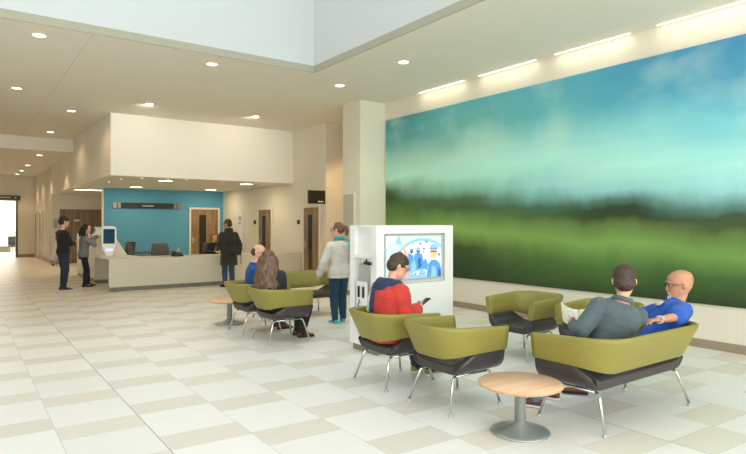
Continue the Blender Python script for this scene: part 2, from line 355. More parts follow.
# ------------------------------------------------------------------ mural
def mural_mat():
    m = bpy.data.materials.new('blurred_landscape_print'); m.use_nodes = True
    nt = m.node_tree; N = nt.nodes; L = nt.links; b = N['Principled BSDF']; b.inputs['Roughness'].default_value = 0.75; b.inputs['Specular IOR Level'].default_value = 0.08
    tc = N.new('ShaderNodeTexCoord'); sp = N.new('ShaderNodeSeparateXYZ'); L.new(tc.outputs['Object'], sp.inputs[0])
    def math_(op, a, bb=None):
        n = N.new('ShaderNodeMath'); n.operation = op
        for i, x in enumerate((a, bb)):
            if x is None: continue
            if isinstance(x, (int, float)): n.inputs[i].default_value = x
            else: L.new(x, n.inputs[i])
        return n.outputs[0]
    U = math_('MULTIPLY', sp.outputs['Y'], -1.0); Z = sp.outputs['Z']
    def noise_(sx, sz, scale, det=4, off=0.0):
        cb = N.new('ShaderNodeCombineXYZ'); L.new(math_('MULTIPLY', U, sx), cb.inputs[0]); L.new(math_('MULTIPLY', Z, sz), cb.inputs[1]); cb.inputs[2].default_value = off
        n = N.new('ShaderNodeTexNoise'); n.inputs['Scale'].default_value = scale; n.inputs['Detail'].default_value = det; L.new(cb.outputs[0], n.inputs['Vector']); return n.outputs['Fac']
    # ragged edges: treeline bumps, soft cloud drift
    nA = noise_(0.8, 0.5, 1.3, 5); nB = noise_(0.55, 0.75, 1.3, 7, 3.0); nC = noise_(0.25, 2.2, 1.6, 5, 7.0); nT = noise_(1.6, 0.9, 2.0, 4, 11.0)
    d = math_('ADD', math_('MULTIPLY', math_('SUBTRACT', nA, 0.5), 0.36), math_('MULTIPLY', math_('SUBTRACT', nT, 0.5), 0.12))
    zz = math_('ADD', Z, d)
    v = math_('DIVIDE', zz, 3.4)
    S = [
     (0.0, [(4.5, (48, 135, 145)), (3.94, (54, 138, 149)), (3.45, (78, 165, 165)), (3.0, (152, 207, 190)), (2.62, (164, 219, 194)), (2.46, (112, 156, 122)), (2.34, (62, 87, 50)), (2.2, (58, 78, 38)), (2.0, (78, 108, 50)), (1.75, (92, 130, 56)), (1.45, (117, 159, 64)), (1.1, (66, 89, 40)), (0.6, (56, 75, 42))]),
     (2.4, [(4.5, (67, 161, 174)), (3.94, (76, 167, 174)), (3.4, (104, 188, 179)), (2.9, (170, 223, 200)), (2.5, (158, 223, 196)), (2.25, (116, 176, 146)), (2.08, (76, 108, 76)), (1.92, (70, 98, 52)), (1.75, (96, 134, 58)), (1.45, (124, 167, 64)), (1.15, (66, 87, 40)), (0.75, (54, 72, 44)), (0.5, (52, 68, 40))]),
     (4.5, [(4.5, (43, 144, 178)), (3.94, (52, 156, 180)), (3.4, (81, 182, 189)), (3.0, (143, 219, 210)), (2.6, (164, 236, 216)), (2.2, (142, 211, 206)), (2.02, (104, 162, 152)), (1.9, (70, 108, 84)), (1.76, (70, 100, 52)), (1.6, (101, 135, 58)), (1.35, (118, 157, 63)), (1.0, (73, 110, 44)), (0.55, (54, 75, 38))]),
     (5.75, [(4.5, (36, 135, 176)), (3.94, (40, 142, 179)), (3.4, (56, 163, 188)), (2.95, (127, 213, 214)), (2.45, (166, 236, 218)), (2.1, (140, 206, 204)), (1.96, (82, 124, 108)), (1.84, (50, 74, 50)), (1.72, (52, 69, 39)), (1.6, (94, 120, 53)), (1.32, (118, 160, 64)), (0.95, (70, 107, 44)), (0.5, (51, 68, 38))]),
     (7.2, [(4.5, (28, 124, 172)), (3.94, (30, 129, 175)), (3.4, (43, 149, 184)), (2.8, (109, 204, 215)), (2.3, (162, 232, 220)), (1.98, (142, 208, 206)), (1.8, (92, 142, 132)), (1.68, (66, 85, 61)), (1.56, (68, 87, 46)), (1.45, (92, 121, 53)), (1.2, (107, 150, 61)), (0.9, (66, 100, 44)), (0.5, (49, 65, 38))]),
     (11.0, [(4.5, (28, 117, 169)), (3.94, (28, 124, 172)), (3.2, (71, 172, 206)), (2.5, (140, 220, 220)), (2.1, (150, 212, 210)), (1.85, (96, 146, 136)), (1.7, (60, 78, 53)), (1.5, (92, 121, 53)), (1.1, (73, 103, 42)), (0.5, (49, 65, 38))]),
    ]
    outs = []
    for u, st in S:
        r = N.new('ShaderNodeValToRGB'); cr = r.color_ramp; cr.interpolation = 'LINEAR'
        st = sorted(((z - 0.57) / 3.4, c_) for z, c_ in st)
        st = [(min(1, max(0, p)), c_) for p, c_ in st]
        cr.elements[0].position = st[0][0]; cr.elements[0].color = lin(st[0][1]); cr.elements[1].position = st[-1][0]; cr.elements[1].color = lin(st[-1][1])
        for p, c_ in st[1:-1]:
            e = cr.elements.new(p); e.color = lin(c_)
        L.new(v, r.inputs['Fac']); outs.append(r.outputs['Color'])
    cur = outs[0]
    uu = math_('ADD', U, math_('MULTIPLY', math_('SUBTRACT', nB, 0.5), 1.6))
    for i in range(1, len(S)):
        mr = N.new('ShaderNodeMapRange'); mr.interpolation_type = 'SMOOTHSTEP'; L.new(uu, mr.inputs['Value']); mr.inputs['From Min'].default_value = S[i - 1][0]; mr.inputs['From Max'].default_value = S[i][0]
        mx = N.new('ShaderNodeMix'); mx.data_type = 'RGBA'; L.new(mr.outputs[0], mx.inputs['Factor']); L.new(cur, mx.inputs['A']); L.new(outs[i], mx.inputs['B']); cur = mx.outputs['Result']
    # soft clouds in the sky, horizontal streaks in the field
    sky = N.new('ShaderNodeMapRange'); L.new(Z, sky.inputs['Value']); sky.inputs['From Min'].default_value = 1.55; sky.inputs['From Max'].default_value = 2.2
    cl = N.new('ShaderNodeMapRange'); L.new(nB, cl.inputs['Value']); cl.inputs['From Min'].default_value = 0.5; cl.inputs['From Max'].default_value = 0.72
    cf = math_('MULTIPLY', math_('MULTIPLY', sky.outputs[0], cl.outputs[0]), 0.5)
    mx = N.new('ShaderNodeMix'); mx.data_type = 'RGBA'; L.new(cf, mx.inputs['Factor']); L.new(cur, mx.inputs['A']); mx.inputs['B'].default_value = lin((196, 232, 214)); cur = mx.outputs['Result']
    hs = N.new('ShaderNodeHueSaturation'); L.new(cur, hs.inputs['Color']); hs.inputs['Saturation'].default_value = 0.87
    L.new(math_('ADD', 1.08, math_('MULTIPLY', nC, 0.24)), hs.inputs['Value'])
    L.new(hs.outputs[0], b.inputs['Base Color'])
    return m
o = MB().box(-0.03, 0, -11.2, 0, 0, 3.35).build('mural', mural_mat(), None, (XW - 0.002, 10.28, 0.57))
tag(o, 'huge blurred landscape print of blue sky over green fields on the right wall', 'mural')

# ------------------------------------------------------------------ ceiling lamps
def warm(k='w'): return (1.0, 0.80, 0.55) if k == 'w' else (1.0, 0.93, 0.80)
def spot(loc, power, size=110, blend=0.6, col=(1, 0.86, 0.66), r=0.06):
    l = bpy.data.lights.new('lamp_light', 'SPOT'); l.energy = power; l.spot_size = math.radians(size); l.spot_blend = blend; l.color = col; l.shadow_soft_size = r
    o = bpy.data.objects.new('lamp_light', l); C.objects.link(o); o.location = loc; return o
def area(loc, rot, sx, sy, power, col=(1, 1, 1), shape='RECTANGLE', spread=180):
    l = bpy.data.lights.new('lamp_light', 'AREA'); l.shape = shape; l.size = sx; l.size_y = sy; l.energy = power; l.color = col; l.spread = math.radians(spread)
    o = bpy.data.objects.new('lamp_light', l); C.objects.link(o); o.location = loc; o.rotation_euler = rot; return o
def make_downlight(r, lampmat):
    t = thing('ceiling_light', '', 'ceiling light', (0, 0, 0), 0, 'round downlights in the ceiling')
    MB().lathe([(r, 0), (r, -0.006), (r * 0.84, -0.010), (r * 0.80, -0.004)], n=24).build('trim_ring', 'trimring', t)
    MB().lathe([(r * 0.79, -0.001), (r * 0.79, -0.007), (0.001, -0.007)], n=24).build('lens', lampmat, t)
    return t
dproto = make_downlight(0.105, 'lamp'); used = False
DL = [((0.93, 9.5), 'downlight nearest the ceiling border at the far left of the photo'), ((3.48, 9.5), 'downlight just outside the long edge of the skylight, middle of its row'),
      ((0.93, 13.46), 'downlight at the left edge of the photo, second row from the skylight'), ((3.48, 13.46), 'downlight in front of the bright bulkhead near its left corner'),
      ((6.06, 13.46), 'downlight in front of the bright bulkhead near its right end'), ((6.05, 9.5), 'downlight past the skylight corner, before the pier'),
      ((6.04, 7.5), 'downlight between the skylight corner and the mural wall'), ((2.18, 15.4), 'downlight just left of the bulkhead corner'),
      ((2.18, 19.3), 'downlight left of the bulkhead, right before the cross beam')]
for (x, y), lb in DL:
    o = dproto if not used else dup(dproto); used = True; o.location = (x, y, ZC); o['label'] = lb
for k, y in enumerate((22.16, 26.2, 29.0, 31.2)):
    o = dup(dproto); o.location = (2.18, y, ZK); o['group'] = 'corridor downlights beyond the beam'
    o['label'] = ['corridor downlight just behind the cross beam', 'corridor downlight second behind the cross beam', 'corridor downlight third behind the cross beam', 'corridor downlight farthest from the cross beam'][k]
big = make_downlight(0.235, 'lampw'); used = False
BL = [((4.62, 16.2), 'wide round light above the reception desk, nearest its left end'), ((6.95, 16.1), 'wide round light above the reception desk near the coated visitor'),
      ((4.62, 19.45), 'wide round light close to the teal wall, over its left half'), ((7.1, 19.5), 'wide round light close to the teal wall, over the timber door')]
for (x, y), lb in BL:
    o = big if not used else dup(big); used = True; o.location = (x, y, ZS + 0.002); o['label'] = lb; o['group'] = 'wide round lights over reception'
t = thing('ceiling_light', 'long rectangular light over the bay left of the teal wall', 'ceiling light', (3.8, 22.0, ZS + 0.002))
MB().box(-0.62, 0.62, -0.16, 0.16, -0.01, 0).build('trim_ring', 'trimring', t); MB().box(-0.58, 0.58, -0.12, 0.12, -0.014, -0.008).build('lens', 'lampw', t)
mini = make_downlight(0.05, 'lampw'); used = False
for k, (x, y) in enumerate(((3.42, 17.5), (3.47, 16.2), (3.84, 15.55), (4.47, 15.45), (4.95, 15.45), (5.97, 15.45))):
    o = mini if not used else dup(mini); used = True; o.location = (x, y, ZS + 0.002); o['group'] = 'tiny spotlights in the reception soffit'
    o['label'] = ['tiny soffit spotlight furthest in, over the side of the desk', 'tiny soffit spotlight over the self check-in screen', 'tiny soffit spotlight first from the left along the bulkhead edge', 'tiny soffit spotlight second from the left along the bulkhead edge', 'tiny soffit spotlight third from the left along the bulkhead edge', 'tiny soffit spotlight last along the bulkhead edge, over the receptionist'][k]
ST = [(7.79, 9.07, 'linear ceiling light over the mural, the short one by the pier'), (6.12, 7.38, 'linear ceiling light over the mural, second from the pier'), (4.48, 5.73, 'linear ceiling light over the mural, third from the pier'), (2.6, 4.08, 'linear ceiling light over the mural, at the right edge of the photo')]
for a, b_, lb in ST:
    t = thing('ceiling_strip_light', lb, 'ceiling light', (XW - 0.07, (a + b_) / 2, ZC), 0, 'linear lights washing the mural'); h_ = (b_ - a) / 2
    MB().box(-0.035, 0.035, -h_ - 0.02, h_ + 0.02, -0.006, 0).build('housing', 'trimring', t); MB().box(-0.016, 0.016, -h_, h_, -0.012, -0.004).build('diffuser', 'strip', t)
    area((XW - 0.16, (a + b_) / 2, ZC - 0.02), (0, math.radians(0), 0), 0.06, h_ * 2, 1.5, (1, 0.92, 0.76))

# ------------------------------------------------------------------ lights
W = bpy.data.worlds.new('World'); bpy.context.scene.world = W; W.use_nodes = True
bg = W.node_tree.nodes['Background']; bg.inputs[0].default_value = (0.8, 0.9, 1.0, 1); bg.inputs[1].default_value = 0.3
area(((SX0 + SX1) / 2, (SY0 + SY1) / 2, ZT - 0.13), (0, 0, 0), SX1 - SX0 - 0.2, SY1 - SY0 - 0.2, 95, (0.97, 1.0, 0.98))
area((0, -4.9, 2.3), (PI / 2, 0, 0), 15.0, 3.6, 500, (0.97, 0.99, 1.0))  # fill from the added glass front behind the camera
for y in (-3.5, 2.0): area((-7.95, y + 2, 1.9), (0, math.radians(-90), 0), 3.0, 4.0, 18, (0.95, 0.98, 1.0))  # fill from the added side windows
for (x, y), lb in DL:
    if y > 13 and x > 3: spot((x, y, ZC - 0.03), 34, 130, 0.9, (1, 0.93, 0.82)).rotation_euler = (math.radians(62), 0, 0)   # tilted to wash the bulkhead
    elif y > 13: spot((x, y, ZC - 0.02), 26, 150, 0.6, (1, 0.66, 0.34))
    else: spot((x, y, ZC - 0.02), 44, 120, 0.6, (1, 0.90, 0.76))
for x, y in ((-1.6, 9.5), (-4.2, 9.5), (-1.6, 13.46), (-4.2, 13.46), (-1.0, 17.4)): spot((x, y, ZC - 0.02), 16, 110, 0.6, (1, 0.7, 0.4))
for y in (22.16, 26.2, 29.0, 31.2): spot((2.35, y, ZK - 0.02), 42, 100, 0.5, (1, 0.66, 0.34))
for x in (0.2, -2.0):
    for y in (22.16, 26.2, 29.9): spot((x, y, ZK - 0.02), 32, 110, 0.5, (1, 0.66, 0.34))
for (x, y), lb in BL: area((x, y, ZS - 0.02), (0, 0, 0), 0.4, 0.4, 9.5, (1, 0.84, 0.6), 'DISK')
area((3.8, 22.0, ZS - 0.03), (0, 0, 0), 1.1, 0.22, 13, (1, 0.84, 0.6))
spot((3.2, 24.9, ZS - 0.03), 30, 90, 0.5, (1, 0.8, 0.55)); spot((8.6, 12.2, ZC - 0.02), 90, 100, 0.5, (1, 0.66, 0.34)); spot((7.45, 12.3, ZC - 0.02), 60, 90, 0.5, (1, 0.78, 0.5))
area((1.4, 36.5, ZK - 0.1), (0, 0, 0), 3, 5, 120, (1, 1, 0.97))

# ------------------------------------------------------------------ camera
cd = bpy.data.cameras.new('camera'); cam = bpy.data.objects.new('camera', cd); C.objects.link(cam)
cd.sensor_fit = 'HORIZONTAL'; cd.sensor_width = 36.0; cd.lens = 573.25 / 746 * 36.0; cd.shift_y = -2.93 / 746; cd.clip_end = 200; cd.clip_start = 0.05
cam.location = (0, 0, 1.6); cam.rotation_euler = (PI / 2, 0, -math.radians(35.807))
sc = bpy.context.scene; sc.camera = cam
sc.view_settings.view_transform = 'Standard'; sc.view_settings.look = 'None'; sc.view_settings.gamma = 1; sc.view_settings.exposure = 0.33; sc.view_settings.use_curve_mapping = False
# ------------------------------------------------------------------ tub chairs and sofas
def tub(width, name, cat, label, group, loc, rz):
    """front is local +Y"""
    t = thing(name, label, cat, loc, rz, group)
    hw = width / 2; a = hw - 0.022
    # upholstered shell: a U in cross-section, run from back to front
    def arc(cx, cz, r, a0, a1, n): return [(cx + r * math.cos(math.radians(a0 + (a1 - a0) * i / n)), cz + r * math.sin(math.radians(a0 + (a1 - a0) * i / n))) for i in range(n + 1)]
    def half(y):       # right half, outer then inner, as (x, z)
        out = [(a, 0.505), (a - 0.001, 0.48)] + arc(a - 0.14, 0.455, 0.136, -4, -88, 7)
        inn = arc(a - 0.155, 0.495, 0.095, -90, -12, 7) + [(a - 0.062, 0.505)]
        return out, inn
    rings = []
    N = 13
    for i in range(N):
        f = i / (N - 1); y = -0.285 + 0.60 * f
        o_, n_ = half(y); e = 0.0
        if i in (0, N - 1): e = 0.012
        if i == 1: y -= 0.038
        if i == N - 2: y += 0.038
        o2 = [(x - e * 0.8, z + e if z < 0.4 else z - e * 0.2) for x, z in o_]; n2 = [(x + e * 0.6, z - e) for x, z in n_]
        prof = [(-x, z) for x, z in reversed(n2)] + []
        full = [(x, z) for x, z in o2]                               # right outer, top to bottom
        full += [(-x, z) for x, z in reversed(o2)]                    # left outer, bottom to top
        full += [(-x, z) for x, z in reversed(n2)]                    # left inner, top to bottom
        full += [(x, z) for x, z in n2]                               # right inner, bottom to top
        yr = lambda z: -0.212 + 0.15 * min(1, max(0, (z - 0.42) / 0.09))
        rings.append([V((x, yr(z) + (0.315 - yr(z)) * (y + 0.285) / 0.60, z)) for x, z in full])
    MB().rings(rings, True).build('seat', 'black', t)
    # arms and back: one C-shaped padded band, leaning outwards
    R = 0.20; yb = -0.255; yf = 0.325; hb = hw - 0.045
    path = []
    for i in range(9): path.append((hb, yf - (yf - (yb + R)) * i / 8, 0.0))
    for i in range(1, 13):
        q = math.radians(90 * i / 12); path.append((hb - R + R * math.cos(q), yb + R - R * math.sin(q), i / 12))
    nb = max(2, int((hb - R) * 12))
    for i in range(1, nb + 1): path.append(((hb - R) * (1 - i / nb), yb, 1.0))
    path = path + [(-x, y, k) for x, y, k in reversed(path[:-1])]
    rings = []
    for i, (x, y, k) in enumerate(path):
        p0 = V(path[max(0, i - 1)][:2]); p1 = V(path[min(len(path) - 1, i + 1)][:2]); tg = (p1 - p0).normalized(); n = V((tg.y, -tg.x))   # outward
        if n.dot(V((x, y)) - V((0, 0.1))) < 0: n = -n
        ks = k * k * (3 - 2 * k); fr = max(0.0, (y - yb) / (yf - yb))
        zb = 0.508 - 0.046 * ks; zt = 0.735 - 0.035 * fr; lean = 0.03 + 0.105 * ks; th = 0.066
        end = 0.88 if i in (0, len(path) - 1) else 1.0
        sec = []
        prof = [(-.5, 0), (-.42, -.06), (0, -.075), (.42, -.06), (.5, 0), (.5, .35), (.5, .7), (.5, .92), (.4, 1.0), (.15, 1.035), (-.15, 1.035), (-.4, 1.0), (-.5, .92), (-.5, .7), (-.5, .35)]
        for u, w in prof:
            wz = zb + (zt - zb) * w if w > 0 else zb + w * 0.12
            off = lean * max(0, w) + u * th * end
            sec.append(V((x + n.x * off, y + n.y * off, wz)))
        rings.append(sec)
    MB().rings(rings, True).build('backrest', 'green', t)
    # chromed legs, a rail down each side
    xr = hw - 0.15; xf = hw - 0.088
    for sx in (-1, 1):
        MB().tube([(sx * xr, -0.165, 0.302), (sx * xr, 0.21, 0.302)], 0.0115, 10).build('rail', 'chrome', t)
        for sy in (-1, 1):
            yo = 0.02 if sy > 0 else -0.025
            pts = [(sx * xr, sy * (0.19 + yo), 0.302), (sx * (xr + .002), sy * (0.212 + yo), 0.298), (sx * (xr + .006), sy * (0.228 + yo), 0.284), (sx * (xr + .010), sy * (0.236 + yo), 0.260), (sx * xf, sy * (0.285 + max(0, yo) * 1.5), 0.022)]
            l = MB().tube(pts, 0.0115, 10).build('leg', 'chrome', t)
            MB().lathe([(0.006, 0.03), (0.010, 0.028), (0.013, 0.016), (0.018, 0.010), (0.018, 0.001), (0.001, 0.001)], sx * xf, sy * (0.285 + max(0, yo) * 1.5), 14).build('glide', 'steel', l)
    return t
def face(dx, dy): return math.atan2(-dx, dy)
E_ = face(1, 0); W_ = face(-1, 0)
CW = 0.71
ch = tub(CW, 'lounge_chair', 'chair', 'empty lime tub chair turned away, beside the beech table in front of the sofa', 'lime and charcoal tub chairs', (3.585, 3.745, 0), E_)
dup(ch, 'lime tub chair in which the person in the red jacket sits', (3.585, 4.63, 0), E_)
dup(ch, 'empty lime tub chair facing out from the mural, further from the sofa', (5.60, 4.57, 0), W_)
dup(ch, 'lime tub chair by the mural partly hidden by the open newspaper', (5.66, 3.60, 0), W_)
dup(ch, 'lime tub chair in which the long-haired person in black sits', (3.585, 7.17, 0), E_)
dup(ch, 'lime tub chair in which the balding person in the blue jumper sits', (3.585, 8.02, 0), E_)
sf = tub(1.47, 'lounge_sofa', 'sofa', 'lime two-seat sofa on which two people sit, the nearest seat to the viewer', 'lime and charcoal sofas', (4.565, 2.75, 0), 0)
dup(sf, 'lime sofa standing behind the person in the cream jumper, facing the viewer', (4.74, 8.90, 0), PI)

# ------------------------------------------------------------------ round coffee tables
def coffee_table(loc, label):
    t = thing('coffee_table', label, 'table', loc, 0, 'round beech coffee tables')
    MB().lathe([(0.001, 0.358), (0.300, 0.358), (0.316, 0.366), (0.319, 0.372), (0.319, 0.380), (0.314, 0.386), (0.001, 0.386)], n=64).build('tabletop', 'beech', t)
    MB().lathe([(0.3195, 0.369), (0.322, 0.371), (0.322, 0.380), (0.3195, 0.382)], n=64).build('edge_band', 'beechedge', t)
    MB().lathe([(0.001, 0.06), (0.042, 0.06), (0.042, 0.352), (0.09, 0.353), (0.09, 0.3575), (0.001, 0.3575)], n=36).build('column', 'steel', t)
    MB().lathe([(0.222, 0.0), (0.226, 0.006), (0.222, 0.014), (0.195, 0.022), (0.14, 0.036), (0.08, 0.056), (0.050, 0.078), (0.044, 0.085), (0.001, 0.085)], n=64).build('base', 'steelb', t)
    return t
coffee_table((3.50, 2.915, 0), 'round beech coffee table beside the end of the occupied sofa')
coffee_table((3.52, 8.82, 0), 'round beech coffee table behind the two chairs near the reception desk')

# ------------------------------------------------------------------ media block with screen
KX0, KX1, KY0, KY1, KH = 4.09, 5.36, 5.60, 6.18, 1.585
t = thing('media_kiosk', 'white free-standing media block with a screen in front and a recess in its side', 'kiosk', (KX0, KY0, 0))
w_ = KX1 - KX0; d_ = KY1 - KY0
def kb(x0, x1, y0, y1, z0, z1, b=0.002): return (x0, x1, y0, y1, z0, z1, b)
body = MB()
# front skin as a frame round the screen recess; the left side as a frame round the two niches
rx0, rx1, rz0, rz1 = 0.12, 1.13, 0.85, 1.48
P_ = 0.10
for bx in [(0, rx0, 0, P_, .08, KH), (rx1, w_, 0, P_, .08, KH), (rx0, rx1, 0, P_, .08, rz0), (rx0, rx1, 0, P_, rz1, KH)]: body.box(*bx)
body.box(rx0, rx1, P_ - 0.02, P_, rz0, rz1)
body.box(0.16, w_, P_, d_, .08, KH)
body.box(0.045, 0.16, P_ + 0.02, d_ - 0.11, 1.21, KH - 0.03)
body.box(0.11, 0.16, P_ + 0.02, d_ - 0.11, 0.48, 1.175)
body.box(0, 0.16, P_, P_ + 0.02, .08, KH); body.box(0, 0.16, d_ - 0.11, d_, .08, KH)
for z0, z1 in ((.08, .48), (1.175, 1.21), (KH - 0.03, KH)): body.box(0, 0.16, P_ + 0.02, d_ - 0.11, z0, z1)
body.build('body', 'white', t)
MB().box(0.03, w_ - 0.03, 0.03, d_ - 0.03, 0, 0.08).build('plinth', 'kickm', t)
MB().box(-0.004, 0.05, P_ - 0.002, d_ - 0.11, 1.172, 1.213, 0.003).build('shelf', 'white', t)
t = thing('television', 'flat screen showing masked surgeons in blue, set in the white media block', 'television', (KX0 + 0.625, KY0 + 0.035, 1.18))
M['bezel'] = mat('screen_bezel_grey', (188, 194, 186), 0.4)
def em(n, c, s=1.05): M[n] = mat(n, c, 0.3, emit=c, estr=s); M[n].node_tree.nodes['Principled BSDF'].inputs['Base Color'].default_value = (0.01, 0.01, 0.01, 1)
for n_, c_ in (('tv_white', (240, 246, 250)), ('tv_pale', (206, 226, 242)), ('tv_teal', (150, 206, 206)), ('tv_blue', (92, 160, 214)), ('tv_deep', (46, 104, 172)), ('tv_sky', (146, 200, 236)), ('tv_skin', (226, 182, 160)), ('tv_hair', (150, 96, 76)), ('tv_mask', (236, 206, 140)), ('tv_dark', (52, 66, 92)), ('tv_red', (206, 96, 80))): em(n_, c_)
f = MB(); sw, sh = 0.465, 0.268
for bx in [(-sw - .022, -sw, -.02, .04, -sh - .022, sh + .022), (sw, sw + .022, -.02, .04, -sh - .022, sh + .022), (-sw, sw, -.02, .04, sh, sh + .022), (-sw, sw, -.02, .04, -sh - .022, -sh), (-sw, sw, 0.0, .04, -sh, sh)]: f.box(*bx)
f.build('bezel', 'bezel', t)
mats = ['tv_pale', 'tv_white', 'tv_teal', 'tv_blue', 'tv_deep', 'tv_sky', 'tv_skin', 'tv_hair', 'tv_mask', 'tv_dark', 'tv_red']
s = MB(); lay = [0]
def clip(p): return (max(-sw, min(sw, p[0])), max(-sh, min(sh, p[1])))
def shp(pts, mi):
    pts = [clip(p) for p in pts]; q = []
    for p in pts:
        if not q or (abs(p[0] - q[-1][0]) + abs(p[1] - q[-1][1])) > 1e-4: q.append(p)
    if len(q) > 2 and abs(q[0][0] - q[-1][0]) + abs(q[0][1] - q[-1][1]) < 1e-4: q.pop()
    lay[0] += 1; y = -0.001 - lay[0] * 0.00012
    if len(q) > 2: s.poly([(x, y, z) for x, z in q], mi)
def ell(cx, cz, rx, rz, mi, rot=0, n=22, a0=0, a1=360):
    c_, s_ = math.cos(math.radians(rot)), math.sin(math.radians(rot)); pts = []
    for k in range(n):
        a = math.radians(a0 + (a1 - a0) * k / (n if a1 - a0 == 360 else n - 1)); x, z = rx * math.cos(a), rz * math.sin(a); pts.append((cx + x * c_ - z * s_, cz + x * s_ + z * c_))
    shp(pts, mi)
shp([(-sw, -sh), (sw, -sh), (sw, sh), (-sw, sh)], 0)
shp([(-sw, 0.1), (-0.28, sh), (-sw, sh)], 1)
ell(0.14, -0.16, 0.50, 0.40, 2); ell(0.14, -0.17, 0.475, 0.375, 1)
shp([(-0.30, 0.18), (-0.26, sh), (-0.245, sh), (-0.20, 0.15)], 2)
# left onlooker
ell(-0.24, -0.02, 0.085, 0.10, 7); ell(-0.235, -0.055, 0.058, 0.075, 6); shp([(-0.40, -sh), (-0.36, -0.17), (-0.24, -0.14), (-0.12, -0.19), (-0.08, -sh)], 5)
shp([(-0.13, -sh), (-0.16, 0.02), (-0.19, 0.12), (-0.155, 0.12), (-0.09, 0.0), (-0.05, -sh)], 6)
# surgical team
shp([(-0.10, 0.06), (-0.02, 0.02), (0.0, -0.14), (-0.08, -0.2), (-0.10, -0.05)], 3); ell(-0.045, 0.075, 0.026, 0.03, 9); ell(-0.04, 0.09, 0.028, 0.018, 3)
shp([(0.0, 0.03), (0.06, 0.06), (0.13, 0.03), (0.17, -0.12), (0.14, -0.2), (0.0, -0.19), (-0.03, -0.08)], 3); ell(0.065, 0.085, 0.034, 0.038, 4); ell(0.065, 0.10, 0.036, 0.024, 5)
shp([(-0.06, -0.1), (0.0, -0.02), (0.03, -0.12), (0.0, -0.22), (-0.05, -0.22)], 5); shp([(0.06, -0.03), (0.1, -0.0), (0.12, -0.12), (0.07, -0.16)], 4)
shp([(-0.10, -sh), (-0.06, -0.17), (0.12, -0.155), (0.20, -0.2), (0.19, -sh)], 5); shp([(-0.04, -0.21), (0.04, -0.185), (0.12, -0.2), (0.06, -0.235)], 1); ell(0.02, -0.215, 0.02, 0.012, 10); ell(0.10, -0.215, 0.025, 0.012, 3)
shp([(0.15, -0.06), (0.19, -0.02), (0.23, -0.10), (0.21, -0.18), (0.16, -0.16)], 3)
for x, z, r_, mi in ((-0.02, 0.17, .016, 5), (0.10, 0.17, .02, 3), (0.19, 0.2, .028, 5), (0.21, 0.19, .016, 4), (0.16, 0.10, .018, 10), (0.15, 0.06, .02, 5), (0.4, 0.12, .02, 5), (0.42, 0.02, .024, 3)): ell(x, z, r_, r_ * .8, mi)
# masked figure at the right
shp([(0.20, -sh), (0.23, -0.10), (0.29, -0.045), (0.36, -0.045), (0.43, -0.09), (0.46, -0.16), (0.46, -sh)], 3); shp([(0.28, -sh), (0.30, -0.12), (0.36, -0.14), (0.38, -sh)], 5); shp([(0.40, -sh), (0.41, -0.15), (0.45, -0.19), (0.46, -sh)], 4)
ell(0.325, 0.05, 0.062, 0.085, 6); ell(0.325, 0.105, 0.072, 0.055, 5, 0, 22, -10, 190); ell(0.325, 0.018, 0.054, 0.052, 8); shp([(0.275, 0.068), (0.375, 0.068), (0.372, 0.054), (0.278, 0.054)], 9); shp([(0.258, 0.09), (0.392, 0.09), (0.39, 0.108), (0.262, 0.108)], 3)
s.build('screen', mats, t)
# phone set in the side recess
t = thing('telephone', 'pale wall telephone unit in the side recess of the white media block', 'telephone', (KX0 + 0.05, KY0 + 0.30, 0.482))
MB().prism([(0.02, 0.0), (-0.055, 0.0), (-0.06, 0.06), (-0.02, 0.42), (-0.005, 0.60), (0.03, 0.62), (0.058, 0.62), (0.058, 0.0)], 1, -0.13, 0.13).build('housing', 'grey', t)
MB().box(-0.062, -0.045, -0.115, 0.115, 0.06, 0.40, 0.006).build('fascia', 'white', t)
for y in (-0.05, 0.05):
    h_ = MB().box(-0.082, -0.058, y - 0.016, y + 0.016, 0.20, 0.34, 0.008).build('handset', 'dark', t)
cb = [(-0.07, 0.05 - 0.02 * math.sin(k * .9), 0.17 - 0.012 * k) for k in range(9)]
MB().tube(cb, 0.006, 8).build('cord', 'dark', t)
t = thing('camera_bracket', 'short black cylinder bracket sticking out above the wall telephone', 'bracket', (KX0 - 0.05, KY0 + 0.10, 1.125))
b_ = MB(); b_.tube([(0, 0.07, 0), (0, -0.03, -0.004), (0, -0.05, -0.005), (0, -0.055, -0.005)], [0.022, 0.022, 0.020, 0.010], 16); b_.build('barrel', 'dark', t)
MB().tube([(0, 0.04, 0.015), (0.0, 0.04, 0.046)], 0.010, 10).build('mount', 'dark', t)

# ------------------------------------------------------------------ reception desk
t = thing('reception_desk', 'long low cream reception desk in front of the teal wall', 'desk', (0, 0, 0))
Y0 = 14.56; DX0, DX1 = 2.85, XC - 0.02; ZD = 0.74
MB().box(DX0, DX1, Y0, Y0 + 0.05, 0.10, ZD, 0.004).build('front_panel', 'desk', t)
MB().box(DX0 + 0.02, DX1, Y0 + 0.02, Y0 + 0.05, 0.0, 0.10).build('kickplate', 'kick', t)
tp = MB(); tp.prism([(DX0, Y0), (DX1, Y0), (DX1, Y0 + 0.85), (DX0 + 0.9, Y0 + 0.85), (DX0 + 0.75, Y0 + 2.35), (DX0, Y0 + 2.35)], 2, ZD - 0.001, ZD + 0.035); tp.build('worktop', 'desk', t)
MB().box(DX0 + 0.10, DX0 + 0.75, Y0 + 2.30, Y0 + 2.35, 0.10, ZD - 0.001).build('end_panel', 'desk', t); MB().box(DX0 + 0.12, DX0 + 0.73, Y0 + 2.31, Y0 + 2.34, 0, 0.10).build('kickplate', 'kick', t)
MB().box(DX0 + 0.78, DX0 + 0.82, Y0 + 0.05, Y0 + 0.80, 0.0, ZD - 0.001).build('support_panel', 'desk', t)
MB().box(7.05, 7.08, Y0 + 0.05, Y0 + 0.80, 0.0, ZD - 0.001).build('support_panel', 'desk', t)
